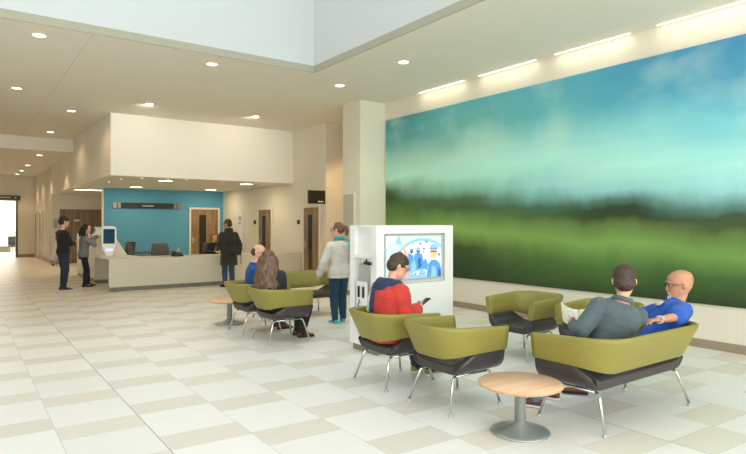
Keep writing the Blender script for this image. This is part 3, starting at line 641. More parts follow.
# half-height side partition
t = thing('desk_partition', 'chest-high cream partition running back from the end of the reception desk', 'partition', (2.98, 16.96, 0))
MB().box(0, 0.16, 0, 3.0, 0.10, 1.30, 0.006).build('panel', 'desk', t); MB().box(0.02, 0.14, 0.02, 2.98, 0, 0.10).build('plinth', 'kickm', t)
# self check-in kiosks
def checkin(label, loc, rz):
    t = thing('checkin_kiosk', label, 'check-in kiosk', loc, rz)
    # local front -Y; rounded head on a tapering neck, a sloping cheek running to one side
    out = []
    for x, z in [(-.085, .0), (-.10, .04), (-.125, .12), (-.165, .24), (-.18, .34), (-.18, .66), (-.172, .72), (-.145, .755), (-.09, .772), (0, .778)]: out.append((x, z))
    out += [(-x, z) for x, z in reversed(out[:-1])]
    rings = [[V((x * s_, y, 0.385 + (z - 0.385) * s_)) for x, z in out] for y, s_ in ((-0.07, 0.965), (-0.062, 0.985), (-0.05, 1.0), (0.05, 1.0), (0.06, 0.98))]
    MB().rings(rings, True, smooth=False).build('housing', 'white', t)
    ca = MB(); ca.prism([(-0.10, 0.0), (0.10, 0.60), (0.17, 0.47), (0.42, 0.05), (0.46, 0.0)], 1, 0.061, 0.22); ca.build('cheek', 'desk', t)
    MB().box(-0.135, 0.135, -0.078, -0.066, 0.32, 0.70, 0.004).build('bezel', 'dark', t)
    MB().box(-0.118, 0.118, -0.081, -0.077, 0.345, 0.675).build('screen', 'kscreen', t)
    MB().box(-0.085, 0.085, -0.075, -0.066, 0.13, 0.19, 0.004).build('card_reader', 'kglow', t)
    return t
M['kscreen'] = mat('kiosk_screen_teal', (8, 34, 50), 0.5, spec=0.15, emit=(14, 66, 86), estr=0.45)
M['kglow'] = mat('kiosk_reader_glow', (200, 205, 250), 0.4, emit=(170, 180, 250), estr=0.9)
checkin('white self check-in screen on the corner of the reception desk', (3.14, 16.05, ZD + 0.035), math.radians(-8))
t = thing('touch_terminal', 'white terminal with small black screen that the person in grey touches', 'check-in kiosk', (3.06, 17.10, 1.30), PI / 2 * -1)
MB().prism([(-0.08, 0.0), (-0.09, 0.02), (-0.06, 0.22), (0.06, 0.22), (0.12, 0.0)], 0, -0.12, 0.12).build('housing', 'white', t)
MB().box(-0.09, 0.09, -0.085, -0.07, 0.06, 0.19, 0.004).build('screen', 'dark', t)
# desk telephone and office chairs behind the desk
t = thing('desk_telephone', 'black telephone on the reception desk in front of the big chair back', 'telephone', (4.52, 14.82, ZD + 0.035), 0.15)
MB().prism([(-0.10, 0), (-0.10, 0.03), (0.09, 0.10), (0.10, 0.09), (0.10, 0)], 0, -0.12, 0.12).build('base', 'dark', t)
MB().box(0.02, 0.11, 0.075, 0.085, 0.10, 0.20, 0.004).build('screen', 'grey', t)
h_ = MB(); h_.tube([(-0.09, -0.09, 0.075), (-0.09, -0.07, 0.10), (-0.09, 0.05, 0.135), (-0.09, 0.075, 0.115)], [0.02, 0.018, 0.018, 0.02], 10); h_.build('handset', 'dark', t)
def office_chair(loc, rz, label):
    t = thing('office_chair', label, 'chair', loc, rz, 'grey office chairs behind the desk')
    bk_ = MB(); rings = []
    for i in range(9):
        f = i / 8; z = 0.55 + 0.52 * f; hw_ = 0.235 * (1 - 0.55 * abs(f - 0.45) ** 2.4 * 1.6); y = -0.22 - 0.07 * f + 0.03 * math.sin(f * PI)
        rings.append([V((hw_ * math.cos(q) , y + 0.035 * math.sin(q) + 0.05 * (math.cos(q)) ** 2, z)) for q in [2 * PI * k / 18 for k in range(18)]])
    bk_.rings(rings, True); bk_.build('backrest', 'officechair', t)
    MB().box(-0.24, 0.24, -0.22, 0.25, 0.43, 0.51, 0.03, 0, 3).build('seat', 'officechair', t)
    MB().tube([(0, 0, 0.07), (0, 0, 0.43)], 0.03, 12).build('gas_stem', 'dark', t)
    MB().tube([(0, -0.15, 0.44), (0, -0.25, 0.46), (0, -0.275, 0.6)], 0.018, 8).build('back_bracket', 'dark', t)
    for k in range(5):
        q = 2 * PI * k / 5
        l = MB().tube([(0, 0, 0.09), (0.28 * math.cos(q), 0.28 * math.sin(q), 0.07)], [0.025, 0.015], 8).build('leg', 'dark', t)
        MB().ball((0.28 * math.cos(q), 0.28 * math.sin(q), 0.029), 0.028, None, 10, 6).build('caster', 'dark', l)
    for sx in (-1, 1): MB().tube([(sx * 0.22, 0.02, 0.46), (sx * 0.29, 0.02, 0.5), (sx * 0.29, 0.0, 0.68), (sx * 0.28, 0.16, 0.69)], 0.016, 8).build('armrest', 'dark', t)
    return t
oc = office_chair((4.46, 16.1, 0), PI - 0.2, 'grey office chair back rising over the desk behind the black telephone')
dup(oc, 'dark office chair turned sideways between the check-in screen and the desk telephone', (4.05, 16.9, 0), -PI / 2 - 0.5)
dup(oc, 'office chair half hidden right behind the check-in screen', (3.92, 17.9, 0), PI / 2 + 0.4)
dup(oc, 'office chair on which the receptionist sits', (5.86, 15.95, 0), PI)
t = thing('back_desk', 'thin dark table between the office chairs behind the reception desk', 'table', (3.95, 18.5, 0))
MB().box(-0.1, 0.9, -0.1, 0.6, 0.70, 0.725, 0.004).build('tabletop', 'officechair', t)
for x in (-0.05, 0.85):
    for y in (-0.05, 0.55): MB().tube([(x, y, 0), (x, y, 0.70)], 0.016, 8).build('leg', 'steel', t)

# ------------------------------------------------------------------ things on the walls
t = thing('wall_sign', 'long brushed metal reception sign on the teal wall', 'sign', (5.27, YT - 0.03, 2.23))
MB().box(-1.1, 1.1, -0.015, 0.015, -0.095, 0.095, 0.004).build('sign_board', 'signdark', t)  # silver metal; the dark reflection at its middle is put into the board colour
for x0, x1 in ((-1.12, -1.0), (-0.97, -0.88), (0.88, 0.97), (1.0, 1.12)): MB().box(x0, x1, -0.02, 0.012, -0.096, 0.096, 0.003).build('end_sheen', 'signsteel', t)  # brighter ends of the reflection, set in as separate bands
text('lettering', 'reception', 0.10, 'letter', t, Matrix.Translation((0.0, -0.018, 0.0)) @ Matrix.Rotation(PI / 2, 4, 'X'))
t = thing('notice_board', 'narrow white notice board on the wall between the coated visitor and a timber door', 'notice board', (XC - 0.012, 18.96, 1.42), -PI / 2)
MB().box(-0.30, 0.30, -0.012, 0.012, -0.64, 0.64, 0.004).build('frame', 'frame', t)
MB().box(-0.25, 0.25, -0.016, -0.011, -0.59, 0.59).build('panel', 'white', t)
e = MB(); e.box(-0.09, 0.11, -0.019, -0.0165, 0.30, 0.46); e.build('emblem', 'grey', t)
e = MB(); e.box(-0.12, 0.12, -0.019, -0.0165, 0.18, 0.24); e.build('heading', 'grey', t)
for y, z, lb in ((17.73, 1.66, 'small black card reader on the wall left of the farther timber door'), (14.71, 1.66, 'small black card reader on the wall left of the nearer timber door')):
    t = thing('card_reader', lb, 'card reader', (XC - 0.018, y, z), -PI / 2, 'black card readers')
    MB().box(-0.06, 0.06, -0.018, 0.018, -0.06, 0.06, 0.008).build('housing', 'dark', t); MB().box(-0.012, 0.012, -0.021, -0.017, 0.03, 0.04).build('indicator', 'grey', t)
t = thing('hanging_screen', 'black rectangular call screen mounted on the wall above the nearer timber door', 'screen', (7.63, 13.12, 2.31))
MB().box(-0.255, 0.255, -0.03, 0.03, -0.175, 0.175, 0.006).build('panel', 'dark', t)
MB().box(-0.24, 0.24, -0.033, -0.029, -0.155, 0.16).build('glass', 'glassblack', t) if 'glassblack' in M else MB().box(-0.24, 0.24, -0.033, -0.029, -0.155, 0.16).build('glass', mat('screen_glass_black', (30, 32, 30), 0.15), t)
lt = MB(); x = 0.02
for wd in (0.02, 0.016, 0.02, 0.012, 0.02, 0.016, 0.008, 0.02): lt.box(x, x + wd, -0.035, -0.033, -0.135, -0.098 if wd > .012 else -0.11); x += wd + 0.006
lt.build('lettering', 'letter', t)
MB().box(0.16, 0.24, 0.03, 0.08, -0.03, 0.03, 0.004).build('bracket', 'steel', t)
t = thing('vent_grille', 'tall perforated grey vent panel on the side of the white pier', 'vent', (7.12 - 0.012, 10.78, 1.72), -PI / 2)
MB().box(-0.24, 0.24, -0.012, 0.012, -0.58, 0.58, 0.004).build('frame', 'pier', t)
def perf():
    m = bpy.data.materials.new('perforated_metal'); m.use_nodes = True; nt = m.node_tree; b = nt.nodes['Principled BSDF']; b.inputs['Roughness'].default_value = 0.6
    tc = nt.nodes.new('ShaderNodeTexCoord'); vo = nt.nodes.new('ShaderNodeTexVoronoi'); vo.inputs['Scale'].default_value = 38; vo.inputs['Randomness'].default_value = 0
    nt.links.new(tc.outputs['Object'], vo.inputs['Vector']); r = nt.nodes.new('ShaderNodeValToRGB'); r.color_ramp.elements[0].position = 0.32; r.color_ramp.elements[1].position = 0.38
    r.color_ramp.elements[0].color = lin((120, 114, 98)); r.color_ramp.elements[1].color = lin((196, 190, 172)); nt.links.new(vo.outputs['Distance'], r.inputs['Fac']); nt.links.new(r.outputs['Color'], b.inputs['Base Color']); return m
MB().box(-0.21, 0.21, -0.016, -0.010, -0.55, 0.55).build('panel', perf(), t)
t = thing('sanitiser_dispenser', 'pale grey hand sanitiser dispenser on the wall behind the person in black', 'dispenser', (3.13, YD - 0.058, 1.50))
MB().prism([(-0.05, 0.0), (-0.06, 0.05), (-0.055, 0.26), (-0.02, 0.30), (0.058, 0.30), (0.058, -0.02), (0.0, -0.02)], 0, -0.07, 0.07).build('housing', 'grey', t)
MB().box(-0.03, 0.03, -0.05, 0.0, -0.05, -0.015, 0.006).build('nozzle', 'dark', t)
t = thing('monitor_stand', 'wheeled medical monitor stand with looping cable behind the person in black', 'medical stand', (3.12, 25.2, 0))
MB().tube([(0, 0, 0.10), (0, 0, 1.15)], 0.02, 10).build('pole', 'steel', t)
MB().box(-0.12, 0.12, -0.09, 0.05, 0.93, 1.13, 0.02).build('monitor', 'grey', t)
MB().box(-0.16, 0.16, -0.13, 0.13, 0.14, 0.34, 0.03).build('basket', 'grey', t)
pts = [(-0.12 - 0.16 * abs(math.sin(k * .5)), -0.10, 1.05 - 0.03 * k + 0.12 * math.sin(k * 1.0)) for k in range(18)]
MB().tube(pts, 0.012, 8).build('cable', 'grey', t)
for k in range(5):
    q = 2 * PI * k / 5
    l = MB().tube([(0, 0, 0.12), (0.25 * math.cos(q), 0.25 * math.sin(q), 0.075)], 0.018, 8).build('leg', 'grey', t); MB().ball((0.25 * math.cos(q), 0.25 * math.sin(q), 0.036), 0.035, None, 10, 6).build('caster', 'dark', l)
# ------------------------------------------------------------------ people
M['skin'] = mat('skin_light', (222, 172, 142), 0.5, var=0.05, vscale=30)
M['skin2'] = mat('skin_tan', (196, 138, 106), 0.45, var=0.05, vscale=30)
M['lips'] = mat('lips_rose', (178, 104, 92), 0.5)
M['eyewhite'] = mat('eye_white', (232, 228, 222), 0.3)
M['iris'] = mat('eye_dark', (42, 30, 24), 0.3)
M['h_dark'] = mat('hair_black', (28, 22, 20), 0.6, var=0.3, vscale=90)
M['h_mid'] = mat('hair_mid_brown', (104, 72, 50), 0.6, var=0.3, vscale=90)
M['h_brown'] = mat('hair_dark_brown', (66, 48, 38), 0.6, var=0.3, vscale=90)
M['h_long'] = mat('hair_chestnut', (98, 74, 54), 0.5, var=0.38, vscale=46, stretch=(1, 1, 0.25))
M['h_blond'] = mat('hair_blond', (138, 96, 56), 0.55, var=0.25, vscale=70, stretch=(1, 1, 0.3))
M['h_grey'] = mat('hair_grey_white', (206, 200, 192), 0.8, var=0.1, vscale=90)
def cloth(n, c, **k): M[n] = mat(n, c, 0.85, var=0.05, vscale=9, bump=0.25, bscale=180, sheen=0.1, **k)
for n_, c_ in (('knit_black', (30, 29, 32)), ('denim_dark', (34, 44, 62)), ('knit_grey', (124, 124, 118)), ('trouser_black', (26, 25, 28)), ('olive_coat', (48, 46, 36)), ('denim_blue', (44, 72, 98)), ('knit_cream', (218, 212, 200)), ('denim_teal', (24, 62, 86)), ('blue_wool', (24, 74, 142)), ('jacket_black', (36, 38, 38)), ('jacket_red', (200, 58, 48)), ('navy_nylon', (34, 56, 88)), ('fleece_grey', (82, 96, 100)), ('scrub_blue', (34, 88, 180)), ('denim_mid', (86, 118, 150)), ('teal_scarf', (40, 160, 170))): cloth(n_, c_)
M['shoe_black'] = mat('shoe_black', (28, 26, 26), 0.4); M['shoe_brown'] = mat('shoe_brown', (104, 56, 36), 0.4); M['shoe_cyan'] = mat('shoe_cyan', (40, 176, 190), 0.6)
M['shoe_lime'] = mat('shoe_olive_lime', (138, 140, 52), 0.6); M['sole_white'] = mat('sole_white', (225, 224, 218), 0.6); M['boot_dark'] = mat('boot_dark_brown', (56, 42, 36), 0.5)

def rot(yaw=0, pitch=0, roll=0):
    """yaw turns right, pitch tips forward, roll tips to the right; degrees"""
    r = math.radians
    return Matrix.Rotation(-r(yaw), 3, 'Z') @ Matrix.Rotation(-r(pitch), 3, 'X') @ Matrix.Rotation(r(roll), 3, 'Y')
def remesh(mb, name, mats, vox, it=3, amp=0.0, freq=9.0, seed=0.0, fine=0.0):
    bmesh.ops.recalc_face_normals(mb.bm, faces=mb.bm.faces[:])
    me = bpy.data.meshes.new('tmp'); mb.bm.to_mesh(me); mb.bm.free()
    ob = bpy.data.objects.new('tmp', me); C.objects.link(ob)
    r = ob.modifiers.new('r', 'REMESH'); r.mode = 'VOXEL'; r.voxel_size = vox; r.use_smooth_shade = True
    s = ob.modifiers.new('s', 'SMOOTH'); s.factor = 0.5; s.iterations = it
    dg = bpy.context.evaluated_depsgraph_get(); out = bpy.data.meshes.new_from_object(ob.evaluated_get(dg))
    bpy.data.objects.remove(ob); bpy.data.meshes.remove(me); out.name = name
    if amp or fine:
        ns = [v.normal.copy() for v in out.vertices]
        for v, n in zip(out.vertices, ns):
            p = v.co * freq + V((seed, seed * 1.7, 0))
            d = noise.noise(p) * 0.65 + noise.noise(V((p.x * 1.3, p.y * 1.3, p.z * 2.6)) + V((9, 3, 1))) * 0.5
            v.co += n * (amp * d + (fine * noise.noise(v.co * 60) if fine else 0))
    out.materials.clear()
    for m in mats if isinstance(mats, (list, tuple)) else [mats]: out.materials.append(M[m])
    for p in out.polygons: p.use_smooth = True
    return out
def child(name, me, parent):
    o = bpy.data.objects.new(name, me); C.objects.link(o); o.parent = parent; return o
def ring(c, R, rx, ry, n=24, e=2.3):
    out = []
    for k in range(n):
        a = 2 * PI * k / n; ca, sa = math.cos(a), math.sin(a)
        out.append(c + R @ V((rx * math.copysign(abs(ca) ** (2 / e), ca), ry * math.copysign(abs(sa) ** (2 / e), sa), 0)))
    return out
def limb(mb, pts, rad, n=14, sub=4):
    P, Rr = [], []
    for i in range(len(pts) - 1):
        for j in range(sub):
            f = j / sub; P.append(V(pts[i]).lerp(V(pts[i + 1]), f)); Rr.append(rad[i] + (rad[i + 1] - rad[i]) * f)
    P.append(V(pts[-1])); Rr.append(rad[-1])
    mb.tube(P, Rr, n); mb.ball(P[0], Rr[0], None, n, 8); mb.ball(P[-1], Rr[-1], None, n, 8)
    for p, r in zip(pts[1:-1], rad[1:-1]): mb.ball(p, r, None, n, 8)
def ik(S, T, a, b, hint):
    d = T - S; L = min(max(d.length, abs(a - b) + 0.02), (a + b) * 0.995); u = d.normalized(); T = S + u * L
    x = (a * a - b * b + L * L) / (2 * L); h = math.sqrt(max(0, a * a - x * x)); q = V(hint); q = (q - u * q.dot(u))
    q = q.normalized() if q.length > 1e-6 else V((0, 0, -1)); return S + u * x + q * h, T
TORSO = [(-.11, .105, .095, 0), (-.05, .150, .112, -.004), (.0, .168, .118, -.008), (.07, .162, .112, -.004), (.15, .148, .101, .004), (.25, .153, .106, .006), (.36, .170, .117, .004), (.43, .174, .110, -.004), (.475, .160, .092, -.010), (.512, .118, .074, -.012), (.545, .074, .062, -.010), (.575, .058, .058, -.004)]
HEADP = [(-.118, .070, .020, .022), (-.112, .084, .004, .034), (-.095, .091, -.022, .048), (-.075, .0915, -.042, .056), (-.055, .091, -.060, .062), (-.03, .0895, -.078, .067), (-.005, .085, -.090, .0715), (.012, .086, -.095, .074), (.03, .0925, -.098, .0755), (.055, .089, -.099, .076), (.078, .076, -.092, .071), (.097, .055, -.076, .059), (.110, .028, -.050, .040), (.1165, .0, -.024, .018)]
def head_rings(sc=1.0, grow=0.0):
    out = []
    for z, f, bk, w in HEADP: out.append((z, f, bk, w))
    return out

def hand(mb, Wp, d, pn, right, k, curl=35, spread=4.0):
    d = d.normalized(); pn = (pn - d * pn.dot(d)).normalized(); sd = d.cross(pn)      # sd: across the palm
    if not right: sd = -sd
    # thumb lies on the -sd*? side: for the right hand with palm facing pn, thumb at +th
    th = sd
    rings = []
    for f, w, t in ((0, .026, .020), (.02, .030, .018), (.05, .040, .016), (.085, .042, .014), (.098, .038, .011)):
        c = Wp + d * f * k; rings.append([c + th * (w * k * math.cos(q)) + pn * (t * k * math.sin(q)) for q in [2 * PI * i / 14 for i in range(14)]])
    mb.rings(rings, True)
    for off, ln, base in ((.030, .072, .092), (.010, .080, .097), (-.011, .075, .094), (-.030, .058, .086)):
        p = Wp + d * (base - .012) * k + th * off * k; pts = [p]; dd = (d + th * off * spread * 0.6).normalized()
        for s_ in (.46, .30, .24):
            ax = dd.cross(pn).normalized(); dd = (Matrix.Rotation(math.radians(curl), 3, ax) @ dd).normalized(); p = p + dd * (ln * s_ + .004) * k; pts.append(p)
        limb(mb, pts, [.0092 * k, .0088 * k, .0080 * k, .0070 * k], 8, 2)
    p = Wp + d * .025 * k + th * .024 * k; pts = [p]; dd = (d * 0.62 + th * 0.72 + pn * 0.25).normalized()
    for s_ in (.040, .032, .026):
        p = p + dd * s_ * k; pts.append(p); dd = (dd + d * 0.28 - th * .18 + pn * 0.12).normalized()
    limb(mb, pts, [.014 * k, .0115 * k, .010 * k, .008 * k], 8, 2)

def person(label, loc, rz, h=1.75, build=1.0, hip=(0, 0, None), lean=0, roll=0, twist=0, pel=None, head=(0, 0, 0), legs=None, arms=None, fem=False,
           skin='skin', top='knit_grey', top_name='jumper', sleeve='long', hem=-0.03, loose=0.014, trousers='denim_dark', shoes='shoe_black', sole=None, hair=None, hairmat='h_dark', vox=0.007, neck_bare=0.0, boots=0, collar=None, group=None, seed=1.0, wrk=0.006, HK=1.08):
    k = h / 1.75; b = build
    Hc = V((hip[0], hip[1], 0.91 * k if hip[2] is None else hip[2]))
    # ---- spine frames
    fr = {}; pos = Hc.copy(); pl = lean * 0.45 if pel is None else pel
    def frame_at(s):
        f = min(1, max(0, (s + 0.02) / 0.34)); f = f * f * (3 - 2 * f)
        return rot(0, pl + (lean - pl) * f, roll * (0.3 + 0.7 * f)) @ rot(twist * f)
    steps = [i * 0.01 for i in range(0, 62)]; P = {0: pos.copy()}
    for i in range(1, 62): P[i] = P[i - 1] + frame_at((i - .5) * 0.01) @ V((0, 0, 0.01 * k))
    def sp(s):
        if s < 0: return Hc + frame_at(0) @ V((0, 0, s * k))
        i = min(60, int(s * 100)); f = s * 100 - i; return P[i].lerp(P[i + 1], f)
    def tring(s, rx, ry, oy): R = frame_at(s); return ring(sp(s) + R @ V((0, oy * k, 0)), R, rx * k * b, ry * k * b)
    fm = lambda s, rx: rx * (0.90 if s > .3 else 0.90 if .1 < s <= .3 else 1.02) if fem else rx
    Rc = frame_at(.5); shw = (.150 if fem else .172) * k * (0.5 + 0.5 * b)
    SH = {+1: sp(.457) + Rc @ V((shw, -.008 * k, -0.005)), -1: sp(.457) + Rc @ V((-shw, -.008 * k, -0.005))}
    nb = sp(.555); Rh = rot(*head); hc = nb + (Rc @ V((0, 0.012 * k, 0.086 * k))) + Rh @ V((0, 0.018 * k, 0.098 * k))
    # ---- limb joints
    UA, FA, TH, SHK = .295 * k, .255 * k, .42 * k, .41 * k
    A = {}; Lg = {}
    for s_ in (1, -1):
        a = arms[0 if s_ == 1 else 1]
        e, w = ik(SH[s_], V(a['w']), UA, FA, a.get('e', (s_ * .6, -.5, -1))); A[s_] = (SH[s_], e, w, a)
        l = legs[0 if s_ == 1 else 1]
        Rp = frame_at(0); hp = Hc + Rp @ V((s_ * .088 * k, 0, 0)); kn, an = ik(hp, V(l['a']), TH, SHK, l.get('k', (0, 1, 0.1))); Lg[s_] = (hp, kn, an, l)
    # ---- body: one skin surface
    mb = MB()
    mb.rings([tring(s, fm(s, rx), ry, oy) for s, rx, ry, oy in (TORSO if hip[2] is None else [(-.07, .125, .09, 0)] + TORSO[2:])])
    limb(mb, [sp(.53), nb + Rc @ V((0, .006 * k, .03 * k)), hc + Rh @ V((0, -.018 * k, -.075 * k))], [.060 * k, (.050 if fem else .056) * k, (.049 if fem else .055) * k])
    def hp_(x, y, z): return hc + Rh @ V((x * k * HK, y * k * HK, z * k * HK))
    rings = []
    for z, f, bk, w in HEADP:
        cy = (f + bk) / 2; ry = (f - bk) / 2
        if fem: w *= .95
        rings.append([hp_(w * math.copysign(abs(math.cos(q)) ** .92, math.cos(q)), cy + ry * math.copysign(abs(math.sin(q)) ** .92, math.sin(q)), z) for q in [2 * PI * i / 28 for i in range(28)]])
    mb.rings(rings)
    nz = [[hp_(w * math.cos(q), yy + dp * math.sin(q), z) for q in [2 * PI * i / 10 for i in range(10)]] for z, yy, w, dp in ((.022, .082, .008, .010), (.0, .086, .009, .014), (-.02, .090, .012, .018), (-.034, .090, .016, .020), (-.042, .087, .012, .010))]
    mb.rings(nz)
    for s_ in (1, -1):
        mb.ball(hp_(s_ * .077, -.010, -.004), 1, Rh @ Matrix.Rotation(s_ * .35, 3, 'Z') @ Matrix.Diagonal((.013 * k, .020 * k, .034 * k)), 12, 8)
        limb(mb, [hp_(s_ * .048, .072, .028), hp_(s_ * .018, .084, .026)], [.009 * k, .009 * k], 8, 2)     # brow ridge
    limb(mb, [hp_(0, .078, -.098), hp_(0, .080, -.104)], [.020 * k, .018 * k], 10, 2)                        # chin
    for s_ in (1, -1):
        S, e, w, a = A[s_]
        limb(mb, [S, S.lerp(e, .5), e, e.lerp(w, .35), w], [.052 * k * b, .043 * k * b, .037 * k * b, .038 * k * b, .026 * k])
        dv = V(a['d']) if 'd' in a else (w - e); pn = V(a['p']) if 'p' in a else V((-s_, 0.1, -.2))
        hand(mb, w, dv, pn, s_ == 1, k * (.93 if fem else 1.0), a.get('curl', 28))
        hp0, kn, an, l = Lg[s_]
        limb(mb, [hp0, hp0.lerp(kn, .5), kn, kn.lerp(an, .3), an], [.078 * k * b, .068 * k * b, .052 * k * b, .050 * k * b, .034 * k])
        tv = rot(l.get('toe', 0)) @ V((0, 1, l.get('toez', 0))); limb(mb, [an + V((0, 0, -.02 * k)), an + tv * .13 * k + V((0, 0, -.045 * k))], [.032 * k, .026 * k])
    me = remesh(mb, 'person', skin, vox, 2)
    root = bpy.data.objects.new('person', me); C.objects.link(root); root.location = loc; root.rotation_euler = (0, 0, rz); tag(root, label, 'person', group)
    # ---- face details
    for s_ in (1, -1):
        ey = MB().ball(hp_(s_ * .031, .073, .006), .0125 * k, None, 12, 8); eo = ey.build('eye', 'eyewhite', root)
        ib = MB(); ib.ball(hp_(s_ * .0315, .0805, .006), .0062 * k, None, 10, 6); ib.build('iris', 'iris', eo)
        br = MB(); br.tube([hp_(s_ * .016, .0935, .027), hp_(s_ * .033, .0905, .032), hp_(s_ * .050, .079, .027)], [.003 * k, .0042 * k, .002 * k], 8); br.build('eyebrow', 'h_grey' if hairmat == 'h_grey' else hairmat if hairmat != 'h_blond' else 'h_long', root)
    lp_ = MB(); lp_.tube([hp_(-.022, .086, -.062), hp_(-.010, .0925, -.059), hp_(0, .094, -.060), hp_(.010, .0925, -.059), hp_(.022, .086, -.062)], [.002 * k, .0048 * k, .005 * k, .0048 * k, .002 * k], 8); lp_.build('lips', 'lips', root)
    # ---- trousers
    lo = loose * 0.75; mb = MB(); seated = hip[2] is not None
    mb.rings([tring(s, fm(s, rx) + lo, ry + lo, oy) for s, rx, ry, oy in ([(-.078, .13, .10, 0)] + TORSO[2:4] if seated else [(-.125, .10, .10, 0)] + TORSO[1:4]) + [(.10, .155, .106, 0)]])
    for s_ in (1, -1):
        hp0, kn, an, l = Lg[s_]; stop = an.lerp(kn, .02 if not boots else .0)
        limb(mb, [hp0, hp0.lerp(kn, .5), kn, kn.lerp(stop, .35), stop], [(.084 * b + lo * .6) * k, (.073 * b + lo * .7) * k, (.057 * b + lo * .8) * k, (.055 * b + lo * .8) * k, (.040 + lo * .9) * k])
    child('trousers', remesh(mb, 'trousers', trousers, vox, 3, wrk * .8, 11, seed), root)
    # ---- shoes
    for s_ in (1, -1):
        hp0, kn, an, l = Lg[s_]; fwd = rot(l.get('toe', 0)) @ V((0, 1, 0)); side = V((fwd.y, -fwd.x, 0)); tz = l.get('toez', 0); zb = an.z - .080 * k
        def fp(y, x, z): return V((an.x, an.y, zb)) + fwd * (y * k) + side * (x * k) + V((0, 0, z * k + max(0, y) * tz * k))
        mb = MB(); rr = []
        for y, w_, zt in ((-.075, .022, .052), (-.068, .032, .070), (-.045, .037, .088), (-.01, .038, .094), (.03, .038, .090), (.07, .041, .074), (.11, .045, .058), (.15, .043, .048), (.18, .034, .040), (.195, .020, .032)):
            rr.append([fp(y, w_ * math.copysign(abs(math.cos(q)) ** .7, math.cos(q)), .012 + (zt - .012) * (.5 + .5 * math.copysign(abs(math.sin(q)) ** .8, math.sin(q)))) for q in [2 * PI * i / 16 for i in range(16)]])
        mb.rings(rr)
        if boots: limb(mb, [an + V((0, 0, .0)), an.lerp(kn, .35), an.lerp(kn, boots)], [.046 * k, .052 * k, .062 * k])
        else: limb(mb, [an, an + (kn - an).normalized() * .03 * k], [.040 * k, .040 * k], 12, 2)
        so = child('shoe', remesh(mb, 'shoe', shoes, .006, 2), root)
        sl = MB(); pts = []
        outl = [(-.078, 0), (-.072, .028), (-.04, .039), (.03, .039), (.11, .048), (.16, .044), (.19, .028), (.200, 0)]
        outl = outl + [(y, -x) for y, x in reversed(outl[1:-1])]
        sl.rings([[fp(y, x, .0) for y, x in outl], [fp(y, x, .016) for y, x in outl]], True, smooth=False); sl.build('sole', sole or 'shoe_black', so)
    # ---- top
    lo = loose; mb = MB(); T = [t for t in TORSO if t[0] >= hem + .02 and t[0] < .545]
    rs = []
    if hem < -.12:
        s = hem
        while s < -.10: rs.append((s, .178 + (-.1 - s) * .06, .128 + (-.1 - s) * .07, 0)); s += .06
        rs += [(-.09, .176, .126, 0), (-.05, .172, .122, 0)]; T = [t for t in TORSO if 0 <= t[0] < .545]
    else: rs.append((hem, .166, .117, -.004))
    rs += T; rs.append((.548, .074, .064, -.008))
    if collar: rs.append((.575, .066, .066, -.004))
    mb.rings([tring(s, fm(s, rx) + lo, ry + lo, oy) for s, rx, ry, oy in rs])
    for s_ in (1, -1):
        S, e, w, a = A[s_]; q = lo * 1.0
        if sleeve == 'long': pts = [S, S.lerp(e, .5), e, e.lerp(w, .4), e.lerp(w, .96)]; rd = [.058, .050, .045, .043, .033]
        else: pts = [S, S.lerp(e, .4), S.lerp(e, .78)]; rd = [.060, .056, .056]
        limb(mb, pts, [(r_ * b + q) * k for r_ in rd])
    tp_ = child(top_name, remesh(mb, top_name, top, vox, 3, wrk, 9, seed + 5), root)
    # ---- hair
    if hair:
        mb = MB()
        Rk = Rh
        def he(x, y, z, rx, ry, rz_): mb.ball(hp_(x, y, z), 1, Rk @ Matrix.Diagonal((rx * k * HK, ry * k * HK, rz_ * k * HK)), 22, 14)
        if hair == 'short':
            he(0, -.013, .043, .085, .104, .089); he(0, -.050, -.005, .079, .072, .075)
        elif hair == 'crop':
            he(0, -.013, .040, .0825, .102, .086); he(0, -.050, -.01, .078, .068, .07)
        elif hair == 'balding':
            he(0, -.052, -.004, .0785, .072, .060); he(.0, -.045, .03, .0775, .062, .045)
        elif hair == 'tail':
            he(0, -.022, .036, .082, .104, .092); he(0, -.055, .0, .076, .066, .07)
            limb(mb, [hp_(0, -.115, .04), hp_(0, -.150, .03), hp_(0, -.165, -.03), hp_(.005, -.155, -.09), hp_(.01, -.14, -.12)], [.022 * k, .034 * k, .034 * k, .026 * k, .008 * k])
        elif hair == 'bob':
            he(0, -.012, .040, .090, .106, .094); he(0, -.050, -.02, .092, .078, .11)
            for s_ in (1, -1): limb(mb, [hp_(s_ * .058, .050, .065), hp_(s_ * .082, .030, .01), hp_(s_ * .090, .010, -.05), hp_(s_ * .086, .005, -.125)], [.026 * k, .028 * k, .032 * k, .020 * k])
        elif hair in ('long', 'longdark'):
            he(0, -.026, .034, .088, .108, .094); he(0, -.058, -.02, .086, .075, .10)
            rnd = random.Random(5)
            n_ = 27 if hair == 'long' else 11
            for i in range(n_):
                f = i / (n_ - 1) * 2 - 1; q = f * 1.75
                L_ = (.50 if hair == 'long' else .26) + rnd.uniform(-.05, .04); x0, y0 = .078 * math.sin(q), -.028 - .085 * math.cos(q)
                pts = []; back = Rc @ V((0, -1, 0)); sid = Rc @ V((1, 0, 0))
                o = hp_(x0, y0, .03)
                for j in range(7):
                    g = j / 6; p = o + V((0, 0, -g * L_ * k)) + sid * (math.sin(q) * ((.03 + .095 * g) if hair == 'long' else (.02 + .04 * g)) * k + .008 * math.sin(j * 1.7 + i * .5)) + back * ((.018 + .085 * g * max(0, math.cos(q)) + .008 * math.cos(j * 1.9 + i * .8)) * k)
                    pts.append(p)
                limb(mb, pts, [.020 * k, .025 * k, .026 * k, .026 * k, .024 * k, .019 * k, .008 * k], 10, 3)
